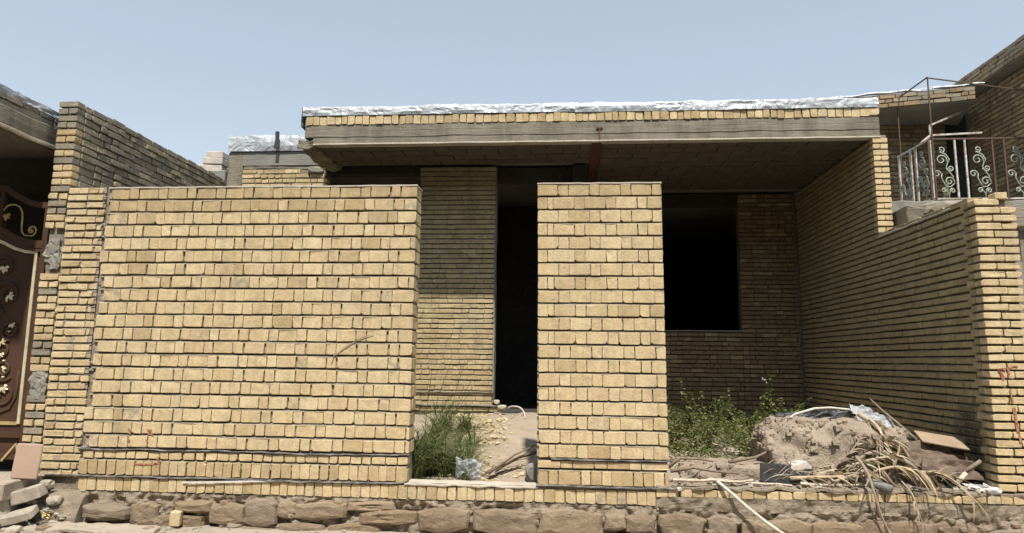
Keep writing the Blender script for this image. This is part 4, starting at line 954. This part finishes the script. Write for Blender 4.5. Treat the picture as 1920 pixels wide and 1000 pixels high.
def crumple(name, mat, label, cat, c, ux, uy, nu, amp, freq, seed, thick=0.0, n=22, sag=None):
    """a crumpled sheet spanned by two vectors"""
    mb = MB(); vs = []; ux, uy, c = Vector(ux), Vector(uy), Vector(c); nn = ux.cross(uy).normalized()
    for i in range(n+1):
        for k in range(n+1):
            u, v = i/n-.5, k/n-.5; e = 1+.15*N3(u*3+seed, v*3, seed)
            d = abs(N3(u*freq+seed, v*freq, 1))*amp*2-amp*.6+amp*.6*N3(u*freq*2.6, v*freq*2.6+seed, 4)
            vs.append(c+ux*u*e+uy*v*e+nn*d+Vector((0, 0, sag(u, v) if sag else 0)))
    mb.add(vs, [(i*(n+1)+k, (i+1)*(n+1)+k, (i+1)*(n+1)+k+1, i*(n+1)+k+1) for i in range(n) for k in range(n)])
    o = mb.build(name, mat, None); 
    if thick:
        md = o.modifiers.new('thickness', 'SOLIDIFY'); md.thickness = thick
    return tag(o, label, cat)
crumple('plastic_sheet', m_film, 'crumpled clear plastic sheet on top of the soil heap', 'plastic sheet', (2.93, .62, 1.04), (.42, .05, -.16), (.02, .26, .16), 0, .05, 4, 2)
crumple('plastic_sheet', m_film, 'small crumpled clear plastic bag beside the grass in the doorway gap', 'plastic bag', (-.87, .36, .56), (.24, .04, -.01), (.0, .12, .15), 0, .07, 2.6, 7)
crumple('brown_tarp', m_tarp, 'crumpled brown tarpaulin at the foot of the side wall', 'tarpaulin', (3.24, .27, .765), (.66, .02, -.10), (-.04, .20, .20), 0, .04, 3.2, 5, .004, 26, lambda u, v: -.12*max(0, -v)**1.5-.10*max(0, u-.25))
prism('cardboard_sheet', m_cardboard, 'flat tan cardboard sheet lying on the brown tarpaulin', 'cardboard', (3.38, .40, .885), (.38, .24, .008), (.33, .15, -.12), .004, .08)
prism('dark_board', m_black, 'dark board standing on edge in front of the soil heap', 'board', (1.93, .12, .60), (.46, .015, .16), (-.2, .08, .05), .006, .06)
mb = MB(); mb.tube([(2.02, .70, .86), (2.10, .70, .98), (2.22, .70, 1.07), (2.40, .70, 1.125), (2.55, .70, 1.135), (2.72, .70, 1.12), (2.85, .68, 1.10)], .012, 6)
tag(mb.build('pale_hose', m_whitepipe, None, True), 'pale hose arching over the top of the soil heap', 'hose')
crumple('black_bag_and_gap', m_black, 'torn black plastic bag under the pale hose on the heap', 'plastic bag', (2.42, .74, 1.06), (.66, 0, .06), (0, .16, .10), 0, .04, 4, 9)
crumple('black_bag_and_gap', m_black, 'black sheet as gap shadow under the tarpaulin by the gate pier', 'plastic bag', (3.40, .30, .60), (.40, 0, .02), (0, .12, .14), 0, .05, 4, 12)  # black sheet stands in for the dark gap shadow under the tarp
tag(rock('cloth_bundle', m_pale, None, (2.06, .17, .665), (.09, .05, .045), 31, 3, .5), 'small pale cloth bundle behind the dark board', 'cloth')
def stick(name, mat, label, cat, pts, r, r1=None, n=6):
    mb = MB(); mb.tube(pts, r, n, r1); return tag(mb.build(name, mat, None, True), label, cat)
stick('red_stick', m_redwood, 'reddish stick slanting up across the palm debris', 'stick', [(2.64, .18, .66), (2.82, .24, .77), (2.99, .30, .88)], .013, .011)
stick('steel_rod', m_rust, 'thin dark rod lying level across the palm debris', 'rod', [(2.62, .12, .70), (2.85, .14, .695), (3.08, .16, .68)], .009)
stick('steel_rod', m_rust, 'short dark rod stub sticking up from the tarpaulin', 'rod', [(3.06, .14, .67), (3.09, .16, .78)], .006)
stick('grey_pipe', m_greypipe, 'short grey pipe end lying on the plinth edge', 'pipe', [(2.50, .16, .60), (2.62, .04, .555), (2.72, -.05, .525)], .035, .035, 12)
stick('dry_branch', m_wood, 'bare dry branch leaning against the shaded side wall', 'branch', [(3.20, .42, .86), (3.12, .6, 1.0), (3.04, .75, 1.12), (2.98, .85, 1.22)], .014, .006)
stick('plank', m_whitewood, 'pale plank lying under the tarpaulin by the pier', 'plank', [(3.32, .10, .56), (3.42, .14, .64)], .025, .025, 4)
stick('plank', m_wood, 'weathered plank propped between the tarpaulin and gate pier', 'plank', [(3.42, .25, .60), (3.58, .18, .74)], .02, .018, 4)
for i, (a, b, lb) in enumerate((((.94, -.01, .545), (1.62, .02, .555), 'long bleached wood strip on the plinth beside the pillar'), ((1.25, .08, .535), (1.95, .06, .525), 'bleached wood strip lying before the dark board'), ((2.02, .05, .535), (2.62, .07, .53), 'bleached wood strip below the palm debris'))):
    mb = MB(); mid = [Vector(a).lerp(Vector(b), t/6)+Vector((0, U(-.01, .01), U(-.008, .012))) for t in range(7)]
    mb.tube(mid, .016, 5, .010); tag(mb.build('wood_strip', m_whitewood, None), lb, 'wood strip', 'bleached strips along the gate gap')
for i, (pts, lb) in enumerate(((((.92, .25, .60), (1.05, .25, .70), (1.22, .3, .69), (1.36, .35, .66)), 'crooked root lying beside the pillar, uppermost'), (((.95, .15, .60), (1.15, .18, .63), (1.32, .2, .60), (1.55, .22, .58)), 'crooked root lying beside the pillar, lowest'), (((1.5, .35, .66), (1.75, .4, .70), (1.95, .45, .78)), 'thin root slanting up the soil tongue'))):
    stick('dry_root', m_wood, lb, 'root', pts, .018, .008)
mb = MB(); mb.tube([(1.27, .10, .56), (1.33, -.01, .535), (1.42, -.065, .46), (1.52, -.10, .37), (1.66, -.15, .26), (1.80, -.20, .17), (1.95, -.26, .08)], .0135, 8)
tag(mb.build('white_pipe', m_whitepipe, None, True), 'thin white plastic pipe hanging down over the stone plinth', 'pipe')

# ---- dry palm fronds
def curve(pts, n=14):
    P = [Vector(p) for p in pts]; out = []
    for i in range(n+1):
        t = i/n*(len(P)-1); k = min(int(t), len(P)-2); f = t-k
        p0, p1, p2, p3 = P[max(k-1, 0)], P[k], P[k+1], P[min(k+2, len(P)-1)]
        out.append(.5*((2*p1)+(p2-p0)*f+(2*p0-5*p1+4*p2-p3)*f*f+(3*p1-p0-3*p2+p3)*f**3))
    return out
def frond(label, pts, nl, ll, mat, r=.014, start=.3, seed=0, wdt=.012, droop=.6):
    q = random.Random(seed); c = curve(pts, 18)
    t = thing('palm_frond', label, 'palm frond', tuple(c[0]), 'dry palm fronds on the debris heap')
    mb = MB(); mb.tube(c, r, 6, r*.4); mb.build('midrib', mat, t, True)
    mb = MB()
    for i in range(nl):
        s = start+(1-start)*q.random(); k = min(int(s*18), 17); p = c[k].lerp(c[k+1], s*18-k); d = (c[k+1]-c[k]).normalized()
        e = d.cross(Vector((q.uniform(-.5, .5), q.uniform(-1, .4), 1))).normalized()*(1 if i % 2 else -1)
        L = ll*q.uniform(.5, 1.15)*(1.15-.5*s); dr = d*q.uniform(.5, 1.1)+e*q.uniform(.25, .8)+Vector((0, -.25*q.random(), q.uniform(-.2, .3)))
        dr.normalize(); w2 = q.uniform(-.4, .4)
        pp = [p+dr*L*u+Vector((w2*u*u*.1, 0, -droop*L*u*u)) for u in (0, .25, .5, .75, 1)]
        pp = [Vector((x.x, x.y, max(x.z, .515 if x.y > -.02 else .08))) for x in pp]
        mb.ribbon(pp, wdt*q.uniform(.6, 1.3), d.cross(dr)+Vector((q.uniform(-.4, .4), q.uniform(-.4, .4), q.uniform(-.4, .4))))
    o = mb.build('leaflets', mat, t); o['kind'] = 'stuff'; return t
frond('thick dry palm frond curving down the right flank of the heap', [(2.70, .45, 1.10), (2.80, .32, .99), (2.78, .22, .84), (2.64, .12, .68), (2.30, .05, .56)], 56, .24, m_straw, .026, .1, 1, .032, .4)
frond('dry palm frond fanned out over the centre of the debris', [(2.20, .2, .58), (2.45, .18, .66), (2.68, .14, .74), (2.86, .1, .78)], 70, .26, m_straw, .022, .1, 2, .034, .5)
frond('pale palm frond spreading from the end of the steel rod', [(2.6, .1, .62), (2.78, .05, .69), (2.92, .01, .68), (3.04, -.02, .655)], 44, .24, m_straw, .016, .35, 3, .024, 1.1)
frond('palm frond hanging over the plinth below the brown tarpaulin', [(3.0, .08, .655), (3.14, -.02, .65), (3.24, -.08, .58), (3.34, -.11, .46), (3.43, -.12, .34)], 16, .20, m_straw, .012, .1, 4, .02, .35)
frond('long withered palm frond hanging down the plinth to the ground', [(2.52, .12, .76), (2.54, -.02, .66), (2.56, -.09, .50), (2.60, -.11, .32), (2.68, -.13, .10)], 10, .22, m_straw2, .017, .1, 5, .03, .25)
frond('grey palm frond drooping over the plinth beside the long withered one', [(2.84, .08, .60), (2.87, -.06, .50), (2.89, -.10, .38), (2.92, -.11, .26)], 7, .16, m_straw2, .009, .1, 6, .014, .3)
frond('short palm frond lying on the front of the soil heap', [(2.34, .20, .62), (2.44, .18, .72), (2.55, .2, .84), (2.64, .24, .94)], 80, .20, m_straw2, .014, .0, 7, .026)
frond('palm frond lying low along the foot of the heap', [(1.95, .10, .57), (2.2, .1, .585), (2.45, .08, .60), (2.68, .06, .62)], 46, .20, m_straw, .02, .1, 8, .024)
frond('palm frond tangled behind the red stick', [(2.62, .26, .76), (2.74, .26, .86), (2.84, .24, .90), (2.92, .22, .86)], 80, .22, m_straw, .016, .0, 10, .03)
frond('brown palm frond lying across the right end of the heap', [(2.55, .22, .70), (2.66, .2, .78), (2.80, .18, .80), (2.96, .16, .76)], 70, .20, m_straw2, .02, .0, 11, .032)
def tri(label, pts, mat):
    mb = MB(); c = curve(pts, 12); mb.ribbon(c, .045, (1, .2, .3), True); mb.ribbon(c, .03, (.2, 1, .3), True); return tag(mb.build('palm_husk', mat, None), label, 'palm husk', 'curled palm husks in the debris')
tri('curled pale palm husk left of the tarpaulin', [(2.74, .08, .58), (2.80, .06, .70), (2.86, .1, .80), (2.90, .14, .88)], m_straw)
tri('curled palm husk standing beside the hanging fronds', [(2.70, .05, .66), (2.73, .02, .60), (2.79, .02, .54), (2.86, .04, .52)], m_straw)
mb = MB(); chips(mb, 170, (1.0, 3.6, -.0, .25), .008, .022, lambda x, y: .512, 5); chips(mb, 200, (.95, 3.5, .2, 1.2), .008, .024, yard_z, 6)
stuff(mb, 'gap_rubble', m_rubble, 'mortar crumbs and stone chips along the gate gap', 'rubble')
mb = MB(); chips(mb, 26, (3.45, 3.62, .0, .2), .02, .04, lambda x, y: .515, 8); stuff(mb, 'pier_rubble', m_white_scrap, 'pale mortar lumps at the foot of the gate pier', 'rubble')
mb = MB(); r = random.Random(4)
for i in range(150):        # splinters and straw
    x, y = r.uniform(1.7, 3.3), r.uniform(.0, .35); z = .53+r.random()*.06+max(0, .12*(1-abs(x-2.6))); a = r.uniform(-.9, .9); L = r.uniform(.06, .2)
    mb.ribbon([(x, y, z), (x+math.cos(a)*L/2, y-.01, z+math.sin(a)*L/2+.01), (x+math.cos(a)*L, y-.03, max(.52, z+math.sin(a)*L))], .008, (0, .5, 1))
stuff(mb, 'straw_litter', m_straw, 'loose dry straw and splinters under the palm fronds', 'straw')

# ---- doorway gap: rubble, twigs, cable
mb = MB(); chips(mb, 150, (-1.15, -.6, 1.3, 2.1), .012, .034, yard_z, 11); chips(mb, 90, (-1.5, -.9, 2.1, 2.8), .01, .028, yard_z, 12); chips(mb, 60, (-.9, -.3, .4, 1.0), .012, .03, yard_z, 13)
chips(mb, 120, (-1.3, .1, .3, 2.8), .008, .02, yard_z, 14)
stuff(mb, 'brick_rubble', m_chip, 'broken buff brick chips scattered on the yard dirt', 'rubble')
mb = MB(); pts = [(-.72, 2.85, .93), (-.66, 2.8, .955), (-.56, 2.75, .95), (-.50, 2.7, .90), (-.475, 2.65, .82), (-.47, 2.6, .74)]
mb.tube(curve(pts, 14), .011, 7); tag(mb.build('white_cable', m_membrane2, None, True), 'white cable loop sticking out of the dirt by the doorway', 'cable')
for i in range(7):
    a = Vector((-.62+U(-.12, .1), .45+U(-.1, .25), .50)); b = Vector((-.18+U(-.1, .1), .6+U(-.1, .4), .62+U(-.04, .12)))
    lb = ('lowest dry twig behind the pillar base', 'longest dry twig in the doorway gap', 'thin forked twig left of the pillar', 'dark twig crossing the others beside the pillar', 'short twig nearest the kerb in the doorway gap', 'topmost twig beside the pillar edge', 'pale twig behind the others beside the pillar')[i]
    stick('twig', m_wood, lb, 'twig', [a, a.lerp(b, .5)+Vector((0, 0, .03)), b], U(.008, .016), .004)
tag(rock('dark_stone', m_conc_dark, None, (-.26, .40, .52), (.09, .08, .09), 12, 2), 'dark lump of stone at the pillar base in the doorway gap', 'stone')

# ---- grass tussock and weeds
gr = thing('grass_tussock', 'tall green grass tussock growing behind the street wall corner', 'grass', (-1.25, .6, .45))
q = random.Random(3); mb = MB()
for i in range(34):         # each clump's blades arch out of one crown
    cx, cy = -1.50+q.random()**1.4*.62, .34+1.5*q.random()**1.6; big = q.uniform(.7, 1.15)*(1.15 if cx < -1.2 else .72)
    for k in range(int(60*big)):
        x, y = cx+q.gauss(0, .035), cy+q.gauss(0, .035); z = yard_z(x, y)-.01; L = big*q.uniform(.26, .66); th = q.uniform(0, 6.283); ln_ = q.uniform(.4, 1.25)
        d = Vector((math.cos(th)+.35, math.sin(th)*.8-.25, 0)); d.normalize()
        pp = [Vector((x, y, z))+d*ln_*L*(.9*u*u+.1*u)+Vector((0, 0, L*(u-.55*ln_*u**2.6))) for u in (0, .2, .4, .6, .8, 1)]
        pp = [Vector((max(p.x, -1.62), max(p.y, .24), max(p.z, .44))) for p in pp]
        mb.ribbon(pp, q.uniform(.007, .016), (-d.y+q.uniform(-.6, .6), d.x+.2, q.uniform(-.3, .3)))
o = mb.build('blades', m_grass, gr); o['kind'] = 'stuff'
mb = MB()
for i in range(7):
    x, y = q.uniform(-1.55, -1.25), q.uniform(1.0, 1.8); z = yard_z(x, y); h = q.uniform(.6, .95); d = q.uniform(.05, .35)
    mb.tube([(x, y, z), (x+d*.3, y, z+h*.5), (x+d, y-.05, z+h)], .005, 4, .002)
mb.build('flower_stalk', m_stem, gr)
def leaf_quad(mb, p, L, wd, q, up_=.3):
    a = q.uniform(0, 6.283); d = Vector((math.cos(a), math.sin(a), q.uniform(-.4, .7))).normalized(); s = d.cross(Vector((q.uniform(-.3, .3), q.uniform(-.3, .3), 1))).normalized()
    m = p+d*L*.5+Vector((0, 0, .08*L)); t = p+d*L+Vector((0, 0, -.15*L)); k = len(mb.v)
    mb.add([p, m-s*wd/2, t, m+s*wd/2], [(0, 1, 2), (0, 2, 3)])
def weed(label, x, y, h, nst, mat, seed, flower=False):
    q = random.Random(seed); z = yard_z(x, y)-.01; t = thing('weed', label, 'weed', (x, y, z), 'leafy weeds in front of the porch')
    ms, ml = MB(), MB()
    for i in range(nst):
        e = Vector((q.gauss(0, .16), q.gauss(0, .10), h*q.uniform(.6, 1.05))); b = Vector((x+q.gauss(0, .03), y+q.gauss(0, .03), z)); c = [b, b+e*.5+Vector((q.gauss(0, .015), 0, 0)), b+e]
        ms.tube(c, .004, 4, .0018)
        for k in range(int(46*h/.5)):
            s = q.uniform(.1, 1.02); p = c[0].lerp(c[1], s*2) if s < .5 else c[1].lerp(c[2], min(1, s*2-1)); leaf_quad(ml, p, q.uniform(.035, .085)*(1.25-.6*s), q.uniform(.016, .038), q)
    ms.build('stem', m_stem, t); o = ml.build('foliage', mat, t); o['kind'] = 'stuff'
    if flower:
        mb = MB(); chips(mb, 3, (x-.02, x+.04, y-.03, y), .012, .018, lambda a, b: z+h*U(.85, 1.0), seed); mb.build('flower', m_white_scrap, t)
WD = [(1.50, 2.2, .74, 4, 'tall weed nearest the pillar in the porch'), (1.80, 2.4, .60, 4, 'second tall weed from the pillar'), (2.04, 2.5, .62, 3, 'slender weed third from the pillar'), (2.42, 2.4, .72, 4, 'tallest weed with white flower near the heap'), (2.70, 2.5, .50, 4, 'bushy weed nearest the side wall behind the heap'),
      (2.22, 1.9, .40, 6, 'low bushy weed in the middle of the patch'), (1.28, 1.7, .42, 6, 'bushy weed half hidden by the pillar'), (2.95, 2.8, .45, 4, 'small weed in the shade by the side wall'), (1.62, 1.6, .34, 6, 'low weed at the front edge of the patch'), (1.95, 1.5, .30, 6, 'small weed beside the soil tongue')]
for i, (x, y, h, n, lb) in enumerate(WD): weed(lb, x, y, h, n, m_leaf if i % 2 else m_leaf2, i+5, i == 3)
mb = MB(); q = random.Random(8)
for i in range(9000):
    x, y = q.uniform(1.0, 3.05), 1.1+2.3*q.random()**.8; z = yard_z(x, y)
    hh = max(.04, .16+.34*N3(x*2.6, y*2.6, 2)+.12*N3(x*8, y*8, 5))*min(1, (y-.9)/.5); leaf_quad(mb, Vector((x, y, z+hh*q.random()**.6)), q.uniform(.03, .07), q.uniform(.012, .028), q)
stuff(mb, 'weed_undergrowth', m_leaf, 'low green weeds covering the ground before the porch', 'weeds')
gp = thing('grass_tuft', 'tiny green grass tuft at the foot of the stone plinth', 'grass', (.67, -.12, .06)); mb = MB()
for i in range(90):
    x, y = .67+q.gauss(0, .035), -.12+q.gauss(0, .02); d = Vector((q.uniform(-1, 1), q.uniform(-1, .3), 0)); L = q.uniform(.05, .1)
    mb.ribbon([Vector((x, y, .06))+d*L*.5*u*u+Vector((0, 0, L*u)) for u in (0, .5, 1)], .006, (-d.y, d.x+.1, 0))
o = mb.build('blades', m_grass, gp); o['kind'] = 'stuff'
